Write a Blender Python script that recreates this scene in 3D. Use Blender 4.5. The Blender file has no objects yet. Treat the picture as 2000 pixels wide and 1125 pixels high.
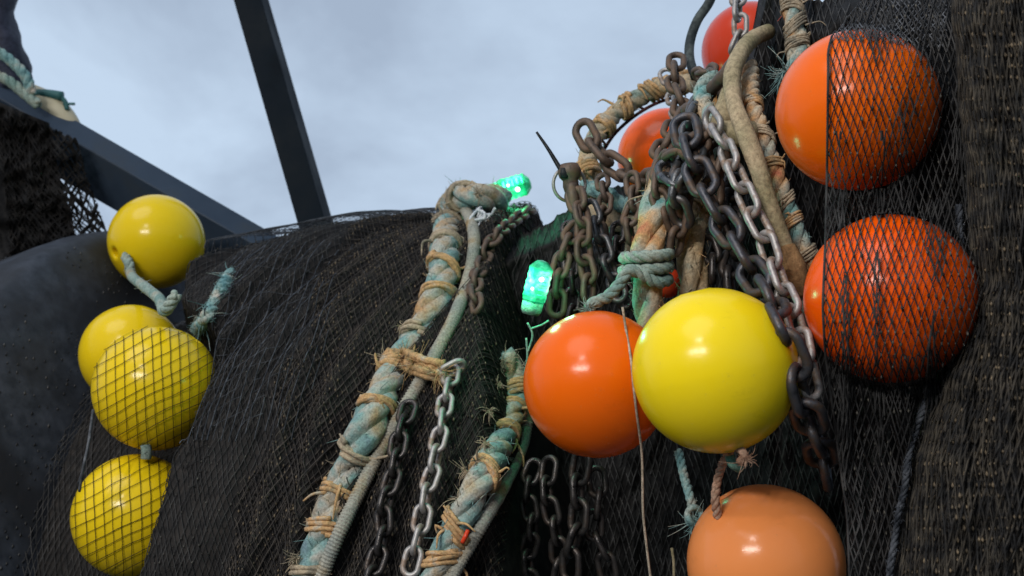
import bpy, math, random
import numpy as np
from mathutils import Vector, Matrix, noise as mn
random.seed(7); rng = np.random.default_rng(7)
S = bpy.context.scene
COL = S.collection
R_ = math.radians

# ------------------------------------------------------------------ camera
PITCH = R_(20); F = 40/36*2000
CAM = Vector((0, 0, 1.5))
FW = Vector((0, math.cos(PITCH), math.sin(PITCH)))
UP = Vector((0, -math.sin(PITCH), math.cos(PITCH)))
RT = Vector((1, 0, 0))
cd = bpy.data.cameras.new('camera'); cam = bpy.data.objects.new('camera', cd); COL.objects.link(cam)
cam.location = CAM; cam.rotation_euler = (R_(90)+PITCH, 0, 0)
cd.dof.use_dof = True; cd.dof.focus_distance = 1.55; cd.dof.aperture_fstop = 6.3
cd.lens = 40; cd.sensor_width = 36; cd.clip_start = .05; cd.clip_end = 20000
S.camera = cam
S.view_settings.view_transform = 'Standard'; S.view_settings.look = 'None'
S.view_settings.gamma = 1; S.view_settings.exposure = .42
S.cycles.max_bounces = 8; S.cycles.transparent_max_bounces = 8

# ------------------------------------------------------------------ sky, sun
SUN_EL, SUN_AZ = R_(48), R_(215)          # behind the camera, to the left, veiled by cloud
w = bpy.data.worlds.new('World'); S.world = w; w.use_nodes = True
nt = w.node_tree; N = nt.nodes; L = nt.links; N.clear()
out = N.new('ShaderNodeOutputWorld'); bg = N.new('ShaderNodeBackground'); bg.inputs[1].default_value = .086
sky = N.new('ShaderNodeTexSky'); sky.sky_type = 'NISHITA'; sky.sun_disc = False
sky.sun_elevation = SUN_EL; sky.sun_rotation = SUN_AZ; sky.air_density = 1.2; sky.dust_density = 2
tc = N.new('ShaderNodeTexCoord'); sx = N.new('ShaderNodeSeparateXYZ'); L.new(tc.outputs['Generated'], sx.inputs[0])
zz = N.new('ShaderNodeMath'); zz.operation = 'ADD'; zz.inputs[1].default_value = .35; L.new(sx.outputs[2], zz.inputs[0])
zm = N.new('ShaderNodeMath'); zm.operation = 'MAXIMUM'; zm.inputs[1].default_value = .1; L.new(zz.outputs[0], zm.inputs[0])
dx = N.new('ShaderNodeMath'); dx.operation = 'DIVIDE'; L.new(sx.outputs[0], dx.inputs[0]); L.new(zm.outputs[0], dx.inputs[1])
dy = N.new('ShaderNodeMath'); dy.operation = 'DIVIDE'; L.new(sx.outputs[1], dy.inputs[0]); L.new(zm.outputs[0], dy.inputs[1])
cx = N.new('ShaderNodeCombineXYZ'); L.new(dx.outputs[0], cx.inputs[0]); L.new(dy.outputs[0], cx.inputs[1]); cx.inputs[2].default_value = 3.1
n1 = N.new('ShaderNodeTexNoise'); n1.inputs['Scale'].default_value = 3.2; n1.inputs['Detail'].default_value = 8
n1.inputs['Roughness'].default_value = .55; n1.inputs['Distortion'].default_value = .25
L.new(cx.outputs[0], n1.inputs[0])
cr = N.new('ShaderNodeValToRGB'); L.new(n1.outputs[0], cr.inputs[0])
e = cr.color_ramp.elements
e[0].position = .34; e[0].color = (.345, .425, .545, 1)
e[1].position = .60; e[1].color = (.515, .635, .785, 1)
cm = N.new('ShaderNodeMix'); cm.data_type = 'RGBA'; cm.blend_type = 'MULTIPLY'; cm.inputs[0].default_value = 1
L.new(cr.outputs[0], cm.inputs[6])
dk = N.new('ShaderNodeMapRange'); dk.interpolation_type = 'SMOOTHSTEP'          # dusk sky, dimmed behind the camera in place of a dark wheelhouse there
dk.inputs[1].default_value = -.55; dk.inputs[2].default_value = .55; dk.inputs[3].default_value = 5.0; dk.inputs[4].default_value = 10
L.new(sx.outputs[1], dk.inputs[0]); L.new(dk.outputs[0], cm.inputs[7])
mx = N.new('ShaderNodeMix'); mx.data_type = 'RGBA'; mx.inputs[0].default_value = .92
L.new(sky.outputs[0], mx.inputs[6]); L.new(cm.outputs[2], mx.inputs[7])
L.new(mx.outputs[2], bg.inputs[0]); L.new(bg.outputs[0], out.inputs[0])
sd = bpy.data.lights.new('sun', 'SUN'); sd.energy = .65; sd.angle = R_(35); sd.color = (1, .97, .93)
so = bpy.data.objects.new('sun', sd); COL.objects.link(so)
sdir = Vector((math.sin(SUN_AZ)*math.cos(SUN_EL), math.cos(SUN_AZ)*math.cos(SUN_EL), math.sin(SUN_EL)))
so.rotation_euler = (-sdir).to_track_quat('-Z', 'Y').to_euler()

# ------------------------------------------------------------------ helpers
def P(px, py, d):
    d = float(d); px = float(px); py = float(py)
    return CAM + d*(FW + (px-1000)/F*RT + (562.5-py)/F*UP)
def ray(px, py):
    px = float(px); py = float(py)
    return FW + (px-1000)/F*RT + (562.5-py)/F*UP
def sm(a, b, x):
    t = min(1, max(0, (x-a)/(b-a))); return t*t*(3-2*t)
def lerp(a, b, t): return a+(b-a)*t
def interp(x, xs, ys): return float(np.interp(x, xs, ys))
def nz(x, y, z=0): return mn.noise(Vector((float(x), float(y), z)))

def tag(o, label=None, cat=None, group=None, kind=None):
    if label: o['label'] = label
    if cat: o['category'] = cat
    if group: o['group'] = group
    if kind: o['kind'] = kind
    return o
def empty(name, loc, label, cat, group=None):
    o = bpy.data.objects.new(name, None); COL.objects.link(o); o.location = loc; o.empty_display_size = .05
    return tag(o, label, cat, group)

class MB:
    def __init__(s): s.v = []; s.f = []; s.n = 0
    def add(s, v, f):
        s.v.append(np.asarray(v, float).reshape(-1, 3)); s.f += [tuple(int(i)+s.n for i in q) for q in f]; s.n += len(s.v[-1])
    def quads(s, v, f):
        s.v.append(np.asarray(v, float).reshape(-1, 3)); s.f += (np.asarray(f)+s.n).tolist(); s.n += len(s.v[-1])
    def build(s, name, mat, parent=None, smooth=True):
        v = np.concatenate(s.v) if s.v else np.zeros((0, 3))
        org = Vector((0, 0, 0))
        if parent is None:
            org = Vector(((v[:, 0].min()+v[:, 0].max())/2, (v[:, 1].min()+v[:, 1].max())/2, v[:, 2].min()))
        else:
            p = parent
            while p: org += p.location; p = p.parent
        v = v-np.array(org)
        me = bpy.data.meshes.new(name); me.from_pydata(v.tolist(), [], s.f)
        if smooth: me.polygons.foreach_set('use_smooth', [True]*len(me.polygons))
        me.update(); me.materials.append(mat)
        o = bpy.data.objects.new(name, me); COL.objects.link(o)
        if parent is None: o.location = org
        else: o.parent = parent
        return o

def ringfaces(n, k, closed=False):
    i = np.arange(n if closed else n-1)[:, None]; j = np.arange(k)[None, :]
    i2 = (i+1) % n; j2 = (j+1) % k
    return np.stack([i*k+j+0*j2, i2*k+j+0*j2, i2*k+j2, i*k+j2], -1).reshape(-1, 4)
def tube_ref(mb, pts, r, k=3, ref=(0, -1, .2)):
    pts = np.asarray(pts, float); n = len(pts)
    if n < 2: return
    t = np.gradient(pts, axis=0); t /= np.linalg.norm(t, axis=1)[:, None]+1e-9
    u = np.cross(t, np.array(ref)); u /= np.linalg.norm(u, axis=1)[:, None]+1e-9
    v = np.cross(t, u)
    a = np.arange(k)*2*np.pi/k
    r = np.broadcast_to(np.asarray(r, float), (n,))
    ring = pts[:, None]+r[:, None, None]*(np.cos(a)[None, :, None]*u[:, None]+np.sin(a)[None, :, None]*v[:, None])
    mb.quads(ring, ringfaces(n, k))
def frames(pts, closed=False):
    pts = np.asarray(pts, float)
    if closed: t = np.roll(pts, -1, 0)-np.roll(pts, 1, 0)
    else: t = np.gradient(pts, axis=0)
    t /= np.linalg.norm(t, axis=1)[:, None]+1e-9
    u = np.zeros_like(t); a = np.array([0, -1, .3]) if abs(t[0, 1]) < .9 else np.array([1., 0, 0])
    c = np.cross(t[0], a); c /= np.linalg.norm(c)
    for i in range(len(t)):
        c = c-t[i]*np.dot(c, t[i]); c /= np.linalg.norm(c)+1e-9; u[i] = c
    return t, u, np.cross(t, u)
def tube(mb, pts, r, k=8, cap=True, closed=False, yarn=None):
    pts = np.asarray(pts, float); n = len(pts); t, u, v = frames(pts, closed)
    a = np.arange(k)*2*np.pi/k
    r = np.broadcast_to(np.asarray(r, float), (n,))
    r = np.repeat(r[:, None], k, 1)
    if yarn: r = r*(1+yarn[1]*np.abs(np.cos(yarn[0]/2*(a[None]+yarn[2]*np.arange(n)[:, None])))-yarn[1]*.6)
    ring = pts[:, None]+r[:, :, None]*(np.cos(a)[None, :, None]*u[:, None]+np.sin(a)[None, :, None]*v[:, None])
    b = mb.n; mb.quads(ring, ringfaces(n, k, closed))
    if cap and not closed:
        mb.f.append(tuple(b+j for j in range(k))); mb.f.append(tuple(b+(n-1)*k+j for j in range(k-1, -1, -1)))
def smooth_path(pts, step):
    """Catmull-Rom through pts, resampled to an even step"""
    p = np.asarray([tuple(q) for q in pts], float)
    p = np.vstack([2*p[0]-p[1], p, 2*p[-1]-p[-2]])
    o = []
    for i in range(1, len(p)-2):
        for t in np.linspace(0, 1, 16, endpoint=False):
            a, b, c, d = p[i-1], p[i], p[i+1], p[i+2]
            o.append(.5*(2*b+(c-a)*t+(2*a-5*b+4*c-d)*t*t+(3*b-a-3*c+d)*t**3))
    o.append(p[-2]); o = np.array(o)
    s = np.concatenate([[0], np.cumsum(np.linalg.norm(np.diff(o, axis=0), axis=1))])
    n = max(2, int(round(s[-1]/step))+1); q = np.linspace(0, s[-1], n)
    return np.stack([np.interp(q, s, o[:, k]) for k in range(3)], 1)
def lathe(prof, k=48, axis=Vector((0, 0, 1)), at=Vector((0, 0, 0))):
    q = Vector((0, 0, 1)).rotation_difference(axis.normalized()).to_matrix()
    v = []
    for r, z in prof:
        for j in range(k):
            a = 2*math.pi*j/k
            v.append(tuple(at+q @ Vector((r*math.cos(a), r*math.sin(a), z))))
    return np.array(v), ringfaces(len(prof), k)
def box(mb, c, ax, ay, az, bev=.1):
    """bevelled box: c centre, ax/ay/az half-extent vectors"""
    c, ax, ay, az = map(Vector, (c, ax, ay, az))
    b = bev*min(ax.length, ay.length, az.length)
    X, Y, Z = ax.length, ay.length, az.length
    pts = []; idx = {}
    for sx_ in (-1, 1):
        for sy in (-1, 1):
            for sz in (-1, 1):
                for m in range(3):
                    e_ = [X-b, Y-b, Z-b]; e_[m] += b
                    idx[(sx_, sy, sz, m)] = len(pts)
                    pts.append(tuple(c+ax.normalized()*e_[0]*sx_+ay.normalized()*e_[1]*sy+az.normalized()*e_[2]*sz))
    f = []
    for m in range(3):
        o1, o2 = (m+1) % 3, (m+2) % 3
        for sg in (-1, 1):
            q = []
            for a, d in ((-1, -1), (1, -1), (1, 1), (-1, 1)):
                k_ = [0, 0, 0]; k_[m] = sg; k_[o1] = a; k_[o2] = d; q.append(idx[(*k_, m)])
            f.append(q if sg > 0 else q[::-1])
        for a in (-1, 1):
            for d in (-1, 1):
                k1 = [0]*3; k2 = [0]*3; k1[m] = -1; k2[m] = 1
                k1[o1] = k2[o1] = a; k1[o2] = k2[o2] = d
                q = [idx[(*k1, o1)], idx[(*k2, o1)], idx[(*k2, o2)], idx[(*k1, o2)]]
                f.append(q if a*d < 0 else q[::-1])
    for s1 in (-1, 1):
        for s2 in (-1, 1):
            for s3 in (-1, 1):
                q = [idx[(s1, s2, s3, m)] for m in range(3)]; f.append(q if s1*s2*s3 > 0 else q[::-1])
    mb.add(pts, f)

# ------------------------------------------------------------------ materials
def mat(name):
    m = bpy.data.materials.new(name); m.use_nodes = True
    n = m.node_tree.nodes; return m, n, m.node_tree.links, n['Principled BSDF']
def noisetex(n, l, scale, detail=4, rough=.6, vec=None, stretch=None):
    t = n.new('ShaderNodeTexNoise'); t.inputs['Scale'].default_value = scale; t.inputs['Detail'].default_value = detail
    t.inputs['Roughness'].default_value = rough
    c = n.new('ShaderNodeTexCoord'); o = c.outputs['Object']
    if stretch:
        mp = n.new('ShaderNodeMapping'); mp.inputs['Scale'].default_value = stretch; l.new(o, mp.inputs[0]); o = mp.outputs[0]
    l.new(o, t.inputs[0]); return t
def ramp(n, l, src, stops):
    r = n.new('ShaderNodeValToRGB'); l.new(src, r.inputs[0]); el = r.color_ramp.elements
    while len(el) < len(stops): el.new(.5)
    for q, (p, c) in zip(el, stops): q.position = p; q.color = (*c, 1) if len(c) == 3 else c
    return r
def bump(n, l, b, src, strength, dist):
    k = n.new('ShaderNodeBump'); k.inputs['Strength'].default_value = strength; k.inputs['Distance'].default_value = dist
    l.new(src, k.inputs['Height']); l.new(k.outputs[0], b.inputs['Normal']); return k

def float_mat(name, col, worn, rough=.3, mot=.5):
    m, n, l, b = mat(name)
    t = noisetex(n, l, 9, 6, .65); t2 = noisetex(n, l, 70, 5, .7); t3 = noisetex(n, l, 14, 6, .72, stretch=(1, 1.4, 2.2))
    r = ramp(n, l, t.outputs[0], [(.3, col), (.5+mot*.2, tuple(lerp(a, c, .25) for a, c in zip(col, worn))), (.85, worn)])
    d = ramp(n, l, t3.outputs[0], [(.60, (0, 0, 0)), (.68, (.10, .10, .10)), (.76, (.6, .6, .6))])
    x = n.new('ShaderNodeMix'); x.data_type = 'RGBA'; l.new(d.outputs[0], x.inputs[0])
    l.new(r.outputs[0], x.inputs[6]); x.inputs[7].default_value = (*[c*.35+.01 for c in col], 1)
    sp = ramp(n, l, t2.outputs[0], [(.64, (0, 0, 0)), (.74, (.35, .35, .35))])
    y = n.new('ShaderNodeMix'); y.data_type = 'RGBA'; l.new(sp.outputs[0], y.inputs[0]); l.new(x.outputs[2], y.inputs[6])
    y.inputs[7].default_value = (*[c*.4+.02 for c in col], 1)
    l.new(y.outputs[2], b.inputs['Base Color'])
    rr = ramp(n, l, t2.outputs[0], [(.3, (rough-.13,)*3), (.62, (rough-.06,)*3), (.8, (rough+.2,)*3)]); l.new(rr.outputs[0], b.inputs['Roughness'])
    b.inputs['Subsurface Weight'].default_value = .0
    b.inputs['Specular IOR Level'].default_value = .28; b.inputs['Coat Weight'].default_value = 0; b.inputs['Coat Roughness'].default_value = .12
    bump(n, l, b, t2.outputs[0], .06, .004)
    return m
M = {}
M['orange'] = float_mat('float_orange', (.86, .13, .002), (.82, .16, .010))
M['red'] = float_mat('float_red', (.62, .045, .012), (.55, .07, .03))
M['deep_orange'] = float_mat('float_deep_orange', (.90, .10, .002), (.85, .115, .004))
M['faded'] = float_mat('float_faded_orange', (.84, .27, .075), (.80, .31, .12), .27)
M['yellow'] = float_mat('float_yellow', (.88, .66, .005), (.84, .66, .04))
M['ochre'] = float_mat('float_ochre_yellow', (.80, .56, .005), (.76, .57, .03), .28)

def net_mat(name, dark, light, scale=160, lo=.42, hi=.72, rough=.75, broad=None):
    m, n, l, b = mat(name)
    t = noisetex(n, l, scale, 3, .6)
    r = ramp(n, l, t.outputs[0], [(lo, dark), (hi, light)])
    o = r.outputs[0]
    if broad:
        t2 = noisetex(n, l, 7, 3, .5); r2 = ramp(n, l, t2.outputs[0], [(.4, (0, 0, 0)), (.62, (1, 1, 1))])
        x = n.new('ShaderNodeMix'); x.data_type = 'RGBA'; l.new(r2.outputs[0], x.inputs[0]); l.new(o, x.inputs[6])
        x.inputs[7].default_value = (*broad, 1); o = x.outputs[2]
    l.new(o, b.inputs['Base Color']); b.inputs['Roughness'].default_value = rough
    b.inputs['Specular IOR Level'].default_value = .25
    bump(n, l, b, t.outputs[0], .4, .002)
    return m
M['bulk'] = net_mat('net_bulk_brown', (.008, .0075, .008), (.026, .022, .020), 60)
M['bulk_blue'] = net_mat('net_bulk_blue', (.018, .024, .035), (.062, .074, .100), 34, .3, .75, .6, broad=(.020, .023, .030))
M['bulk_black'] = net_mat('net_bulk_black', (.003, .003, .004), (.014, .013, .013), 120)
M['strand'] = net_mat('twine_brown', (.020, .019, .020), (.085, .073, .062), 60, .38, .74)
M['knot'] = net_mat('twine_knot', (.03, .026, .022), (.26, .20, .13), 50, .40, .72)
M['knot_dim'] = net_mat('twine_knot_dim', (.02, .02, .02), (.16, .15, .13), 50, .42, .72)
M['strand_tan'] = net_mat('twine_tan', (.015, .015, .016), (.085, .072, .055), 50, .42, .74)
M['strand_dark'] = net_mat('twine_dark', (.014, .0145, .016), (.066, .065, .066), 40, .38, .72)
M['strand_black'] = net_mat('twine_black', (.004, .004, .005), (.013, .011, .010), 60)
M['strand_grey'] = net_mat('twine_grey', (.05, .055, .065), (.16, .17, .19), 70)
M['strand_sky'] = net_mat('twine_slate', (.025, .03, .04), (.10, .11, .13), 70)
M['fleck'] = net_mat('net_fleck', (.02, .022, .026), (.13, .13, .13), 40, .45, .75)
M['strand_red'] = net_mat('twine_red_brown', (.05, .012, .015), (.10, .03, .03), 70)

def rope_mat(name, stops, scale=16, fine=260, rough=.85):
    m, n, l, b = mat(name)
    t = noisetex(n, l, scale, 3, .55); r = ramp(n, l, t.outputs[0], stops)
    g = noisetex(n, l, fine, 4, .7)
    d = ramp(n, l, g.outputs[0], [(.3, (.6,)*3), (.6, (1.25,)*3)])
    x = n.new('ShaderNodeMix'); x.data_type = 'RGBA'; x.blend_type = 'MULTIPLY'; x.inputs[0].default_value = 1
    l.new(r.outputs[0], x.inputs[6]); l.new(d.outputs[0], x.inputs[7]); l.new(x.outputs[2], b.inputs['Base Color'])
    b.inputs['Roughness'].default_value = rough; b.inputs['Specular IOR Level'].default_value = .2
    bump(n, l, b, g.outputs[0], .7, .003)
    return m
TEAL = (.19, .32, .31); PALE = (.38, .38, .34); SAND = (.38, .31, .22); RUSTO = (.44, .25, .11); BLUE = (.17, .26, .30)
M['rope_mix'] = rope_mat('rope_teal_sand', [(.30, BLUE), (.42, TEAL), (.52, PALE), (.60, SAND), (.72, RUSTO)], 17)
M['rope_bands'] = rope_mat('rope_bands', [(.34, (.14, .32, .32)), (.44, (.30, .36, .33)), (.52, (.46, .39, .29)), (.60, (.52, .31, .15)), (.74, (.42, .08, .06))], 15)
M['rope_sand'] = rope_mat('rope_sand', [(.32, (.20, .26, .23)), (.46, (.40, .33, .23)), (.58, (.48, .36, .22)), (.72, (.45, .24, .09))], 22)
M['rope_served'] = rope_mat('rope_served_grey', [(.34, (.25, .27, .25)), (.52, (.33, .32, .27)), (.66, (.30, .22, .12))], 20)
M['rope_teal'] = rope_mat('rope_teal', [(.35, (.17, .27, .25)), (.55, (.30, .37, .33)), (.7, (.34, .32, .25))], 22)
M['rope_frayed'] = rope_mat('rope_frayed_teal', [(.35, (.10, .22, .24)), (.5, (.22, .36, .36)), (.7, (.45, .40, .34))], 30)
M['hide'] = rope_mat('rope_mossy_tan', [(.30, (.20, .18, .10)), (.5, (.32, .27, .17)), (.7, (.40, .32, .21))], 14, 150)
M['hide_brown'] = rope_mat('rope_end_brown', [(.35, (.16, .09, .04)), (.65, (.28, .17, .08))], 18, 150)
M['lash'] = rope_mat('lashing_orange', [(.32, (.26, .20, .12)), (.46, (.46, .29, .14)), (.56, (.52, .32, .16)), (.68, (.42, .37, .29))], 45)
M['lash_sand'] = rope_mat('lashing_sand', [(.36, (.20, .18, .14)), (.6, (.42, .34, .24))], 40)
M['twine_pale'] = rope_mat('twine_pale', [(.4, (.30, .26, .20)), (.6, (.48, .40, .32))], 60)
M['twine_white'] = rope_mat('twine_white', [(.4, (.45, .50, .54)), (.6, (.65, .68, .70))], 60)
M['twine_pink'] = rope_mat('twine_pink', [(.4, (.38, .22, .15)), (.6, (.50, .34, .25))], 60)
M['twine_green'] = rope_mat('twine_green', [(.4, (.10, .26, .21)), (.6, (.22, .36, .30))], 60)
M['hose'] = rope_mat('hose_dark', [(.4, (.03, .04, .045)), (.6, (.07, .085, .085))], 30, 120, .6)
M['tarp'] = rope_mat('tarp_dark', [(.35, (.018, .022, .040)), (.6, (.045, .05, .08))], 14, 90, .6)

def steel(name, stops, scale, rough, metal=.6):
    m, n, l, b = mat(name)
    t = noisetex(n, l, scale, 6, .65); r = ramp(n, l, t.outputs[0], stops); l.new(r.outputs[0], b.inputs['Base Color'])
    b.inputs['Metallic'].default_value = metal
    if metal == 0: b.inputs['Specular IOR Level'].default_value = .2
    rr = ramp(n, l, t.outputs[0], [(.35, (rough-.12,)*3), (.7, (min(1, rough+.2),)*3)]); l.new(rr.outputs[0], b.inputs['Roughness'])
    g = noisetex(n, l, scale*5, 4, .7); bump(n, l, b, g.outputs[0], .35, .002)
    return m
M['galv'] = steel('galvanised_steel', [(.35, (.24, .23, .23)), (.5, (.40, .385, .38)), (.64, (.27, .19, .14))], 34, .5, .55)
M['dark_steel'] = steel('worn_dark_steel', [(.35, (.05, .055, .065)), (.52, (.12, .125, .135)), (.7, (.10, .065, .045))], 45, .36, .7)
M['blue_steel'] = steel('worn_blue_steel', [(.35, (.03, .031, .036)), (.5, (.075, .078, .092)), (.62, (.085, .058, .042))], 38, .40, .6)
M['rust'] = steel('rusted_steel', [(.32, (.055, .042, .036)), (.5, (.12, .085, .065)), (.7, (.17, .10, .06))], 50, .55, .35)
M['wet_shaded_steel'] = steel('wet_shaded_black_steel', [(.35, (.02, .018, .018)), (.52, (.06, .055, .055)), (.7, (.06, .04, .028))], 45, .3, .6)  # wet steel for chains in shadow, with that shade put into its black
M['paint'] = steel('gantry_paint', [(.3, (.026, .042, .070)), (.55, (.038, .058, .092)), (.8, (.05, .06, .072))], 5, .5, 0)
M['paint_shaded'] = steel('gantry_paint_shaded', [(.3, (.003, .007, .012)), (.55, (.005, .010, .017)), (.8, (.008, .010, .013))], 5, .8, 0)  # gantry paint with the shade on the post put into its colour
M['deck'] = steel('deck_steel', [(.3, (.03, .035, .035)), (.55, (.06, .065, .06)), (.75, (.10, .06, .04))], 3, .5, 0)
M['black'] = steel('black_plastic', [(.3, (.006, .008, .012)), (.7, (.014, .016, .02))], 30, .4, 0)
M['teal_paint'] = steel('teal_fitting', [(.3, (.03, .11, .12)), (.7, (.05, .15, .15))], 20, .5, 0)
M['buff'] = steel('buff_fender', [(.3, (.50, .44, .30)), (.55, (.58, .53, .40)), (.75, (.45, .38, .16))], 10, .5, 0)
m, n_, l_, b_ = mat('sea_water'); b_.inputs['Base Color'].default_value = (.02, .035, .045, 1); b_.inputs['Roughness'].default_value = .15
t_ = noisetex(n_, l_, .6, 6, .6); bump(n_, l_, b_, t_.outputs[0], .6, .5); M['sea'] = m
m, n_, l_, b_ = mat('lamp_lens_green')
tc_ = n_.new('ShaderNodeTexCoord'); vl_ = n_.new('ShaderNodeVectorMath'); vl_.operation = 'LENGTH'; l_.new(tc_.outputs['Object'], vl_.inputs[0])
t_ = noisetex(n_, l_, 60, 3, .6)
mr_ = n_.new('ShaderNodeMapRange'); mr_.inputs[1].default_value = .016; mr_.inputs[2].default_value = .040; mr_.inputs[3].default_value = .30; mr_.inputs[4].default_value = -.22
l_.new(vl_.outputs['Value'], mr_.inputs[0]); ad_ = n_.new('ShaderNodeMath'); l_.new(mr_.outputs[0], ad_.inputs[0]); l_.new(t_.outputs[0], ad_.inputs[1])
r_ = ramp(n_, l_, ad_.outputs[0], [(.30, (.0, .045, .018)), (.46, (.0, .20, .085)), (.60, (.03, .50, .24)), (.74, (.22, .90, .55)), (.88, (.85, 1, .92))])
b_.inputs['Base Color'].default_value = (.02, .22, .12, 1); b_.inputs['Roughness'].default_value = .08
l_.new(r_.outputs[0], b_.inputs['Emission Color']); b_.inputs['Emission Strength'].default_value = .85; M['lens'] = m
m, n_, l_, b_ = mat('lamp_led'); b_.inputs['Emission Color'].default_value = (.75, 1, .88, 1); b_.inputs['Emission Strength'].default_value = 2.2; M['led'] = m
m, n_, l_, b_ = mat('floodlight_lens'); b_.inputs['Emission Color'].default_value = (1, .95, .86, 1); b_.inputs['Emission Strength'].default_value = 5; M['flood'] = m

# ------------------------------------------------------------------ setting out of frame: deck, sea
mb = MB(); mb.add([(-6, -8, 0), (6, -8, 0), (6, 8, 0), (-6, 8, 0)], [(0, 1, 2, 3)]); tag(mb.build('deck', M['deck'], smooth=False), kind='structure')
mb = MB(); mb.add([(-9000, -9000, -2.2), (9000, -9000, -2.2), (9000, 9000, -2.2), (-9000, 9000, -2.2)], [(0, 1, 2, 3)]); tag(mb.build('water', M['sea'], smooth=False), kind='structure')

# deck floodlights behind the camera: the photo shows them as dots in every float
lamp_dir = Vector((-.453, -.852, .262)); base = Vector((.1, 1.45, 1.62))
cen = base+lamp_dir*3.6; side = lamp_dir.cross(Vector((0, 0, 1))).normalized()
rack = empty('floodlight_rack', Vector((cen.x, cen.y, 0)), 'mast behind the camera carrying five deck floodlights', 'floodlight')
mb = MB(); tube(mb, [tuple(Vector((cen.x, cen.y, 0))-lamp_dir*-.12), tuple(cen+Vector((0, 0, 1.3))+lamp_dir*.12)], .04, 12)
tube(mb, [tuple(cen-side*.8+lamp_dir*.1), tuple(cen+side*.8+lamp_dir*.1)], .025, 10); mb.build('mast', M['paint'], rack)
for q in (cen-side*.5, cen-side*.17, cen+side*.16, cen+side*.5, cen+Vector((0, 0, 1.05))-side*.1):
    a = (base-q).normalized()
    mb = MB(); mb.quads(*lathe([(.0, -.09), (.07, -.085), (.105, -.02), (.11, .03), (.102, .032), (.095, .0), (0, -.005)], 24, a, q)); h = mb.build('lamp_housing', M['black'], rack)
    mb = MB(); mb.quads(*lathe([(.0, .008), (.08, .006), (.088, .001)], 24, a, q)); mb.build('lens', M['flood'], h)
    ld = bpy.data.lights.new('floodlight', 'AREA'); ld.shape = 'DISK'; ld.size = .16; ld.energy = 12; ld.color = (1, .95, .88)
    lo = bpy.data.objects.new('floodlight', ld); COL.objects.link(lo); lo.location = q+a*.02
    lo.rotation_euler = a.to_track_quat('-Z', 'Y').to_euler()

# ------------------------------------------------------------------ the wound nets on the drum
AX0 = np.array([0, 2.60, 1.70]); AXD = np.array([1, -.25, 0]); AXD = AXD/np.linalg.norm(AXD)
E1 = np.array([-.25, -1, 0]); E1 = E1/np.linalg.norm(E1); E2 = np.array([0, 0, 1.])
ROUT = .88
def axcoord(p):
    q = np.asarray(p)-AX0; s = q @ AXD; a = q @ E1; b = q @ E2
    return s, math.atan2(b, a), math.hypot(a, b)
def hit_radius(px, py, Rf):
    """first point along the ray where distance to the axis drops below Rf(s,th)"""
    r = ray(px, py); best = (9, 2.4)
    d = 1.0
    while d < 3.4:
        s, th, rr = axcoord(CAM+r*d); g = rr-Rf(s, th)
        if g < best[0]: best = (g, d)
        if g < 0: return d
        d += max(.004, g*.6)
    return best[1]
EDGE_PX = [(520, 405), (470, 436), (405, 500), (350, 558), (345, 600), (400, 655), (428, 692), (402, 780), (372, 868), (345, 905), (320, 1000), (287, 1100), (262, 1180)]
_th, _s = [], []
for q in EDGE_PX:
    d = hit_radius(*q, lambda s, t: ROUT-.03); s, t, r = axcoord(P(*q, d)); _th.append(t); _s.append(s)
o_ = np.argsort(_th); ETH = np.array(_th)[o_]; ES = np.array(_s)[o_]
REDGE_PX = [(1085, 340), (1060, 390), (1045, 430), (1010, 520), (1000, 620), (1005, 700), (1010, 800), (1020, 1000), (1030, 1180)]
_th, _s = [], []
for q in REDGE_PX:
    d = hit_radius(*q, lambda s, t: ROUT-.03); s, t, r = axcoord(P(*q, d)); _th.append(t); _s.append(s)
o_ = np.argsort(_th); RTH = np.array(_th)[o_]; RS = np.array(_s)[o_]
def edge(t): return float(np.interp(t, ETH, ES))
def redge(t): return float(np.interp(t, RTH, RS))
def rmass(s, t, ns=1):
    a = edge(t); b = redge(t)
    k = sm(a-.022, a+.022, s)*(1-sm(b-.05, b+.04, s))
    r = lerp(.68 if s < (a+b)/2 else .46, ROUT-.028*sm(.80, 1.10, t), k)
    if ns: q = s-.30*t+.05*nz(t*2, s*3, 44); r += k*(.030*nz(s*5-t*2.2, t*.8, 3)+.030*(.5-abs(nz(q*13, t*.9, 5))*2)+.009*nz(q*34, t*2, 8))
    return r
def rblue(s, t, ns=1):
    k = sm(-1.42, -.90, s)
    r = .60+.315*math.sqrt(max(0, k))*(1-sm(-.86, -.69, s))
    if ns: r += .012*nz(s*4, t*2.5, 11)+.006*nz(s*14, t*9, 12)
    return r
def pt(s, t, r): return AX0+AXD*s+r*(math.cos(t)*E1+math.sin(t)*E2)
def drum_sheet(Rf, s0, s1, t0, t1, ns, ntt):
    v = [pt(s, t, Rf(s, t)) for t in np.linspace(t0, t1, ntt) for s in np.linspace(s0, s1, ns)]
    i = np.arange(ntt-1)[:, None]; j = np.arange(ns-1)[None]
    f = np.stack([i*ns+j, i*ns+j+1, (i+1)*ns+j+1, (i+1)*ns+j], -1).reshape(-1, 4)
    return np.array(v), f
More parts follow.
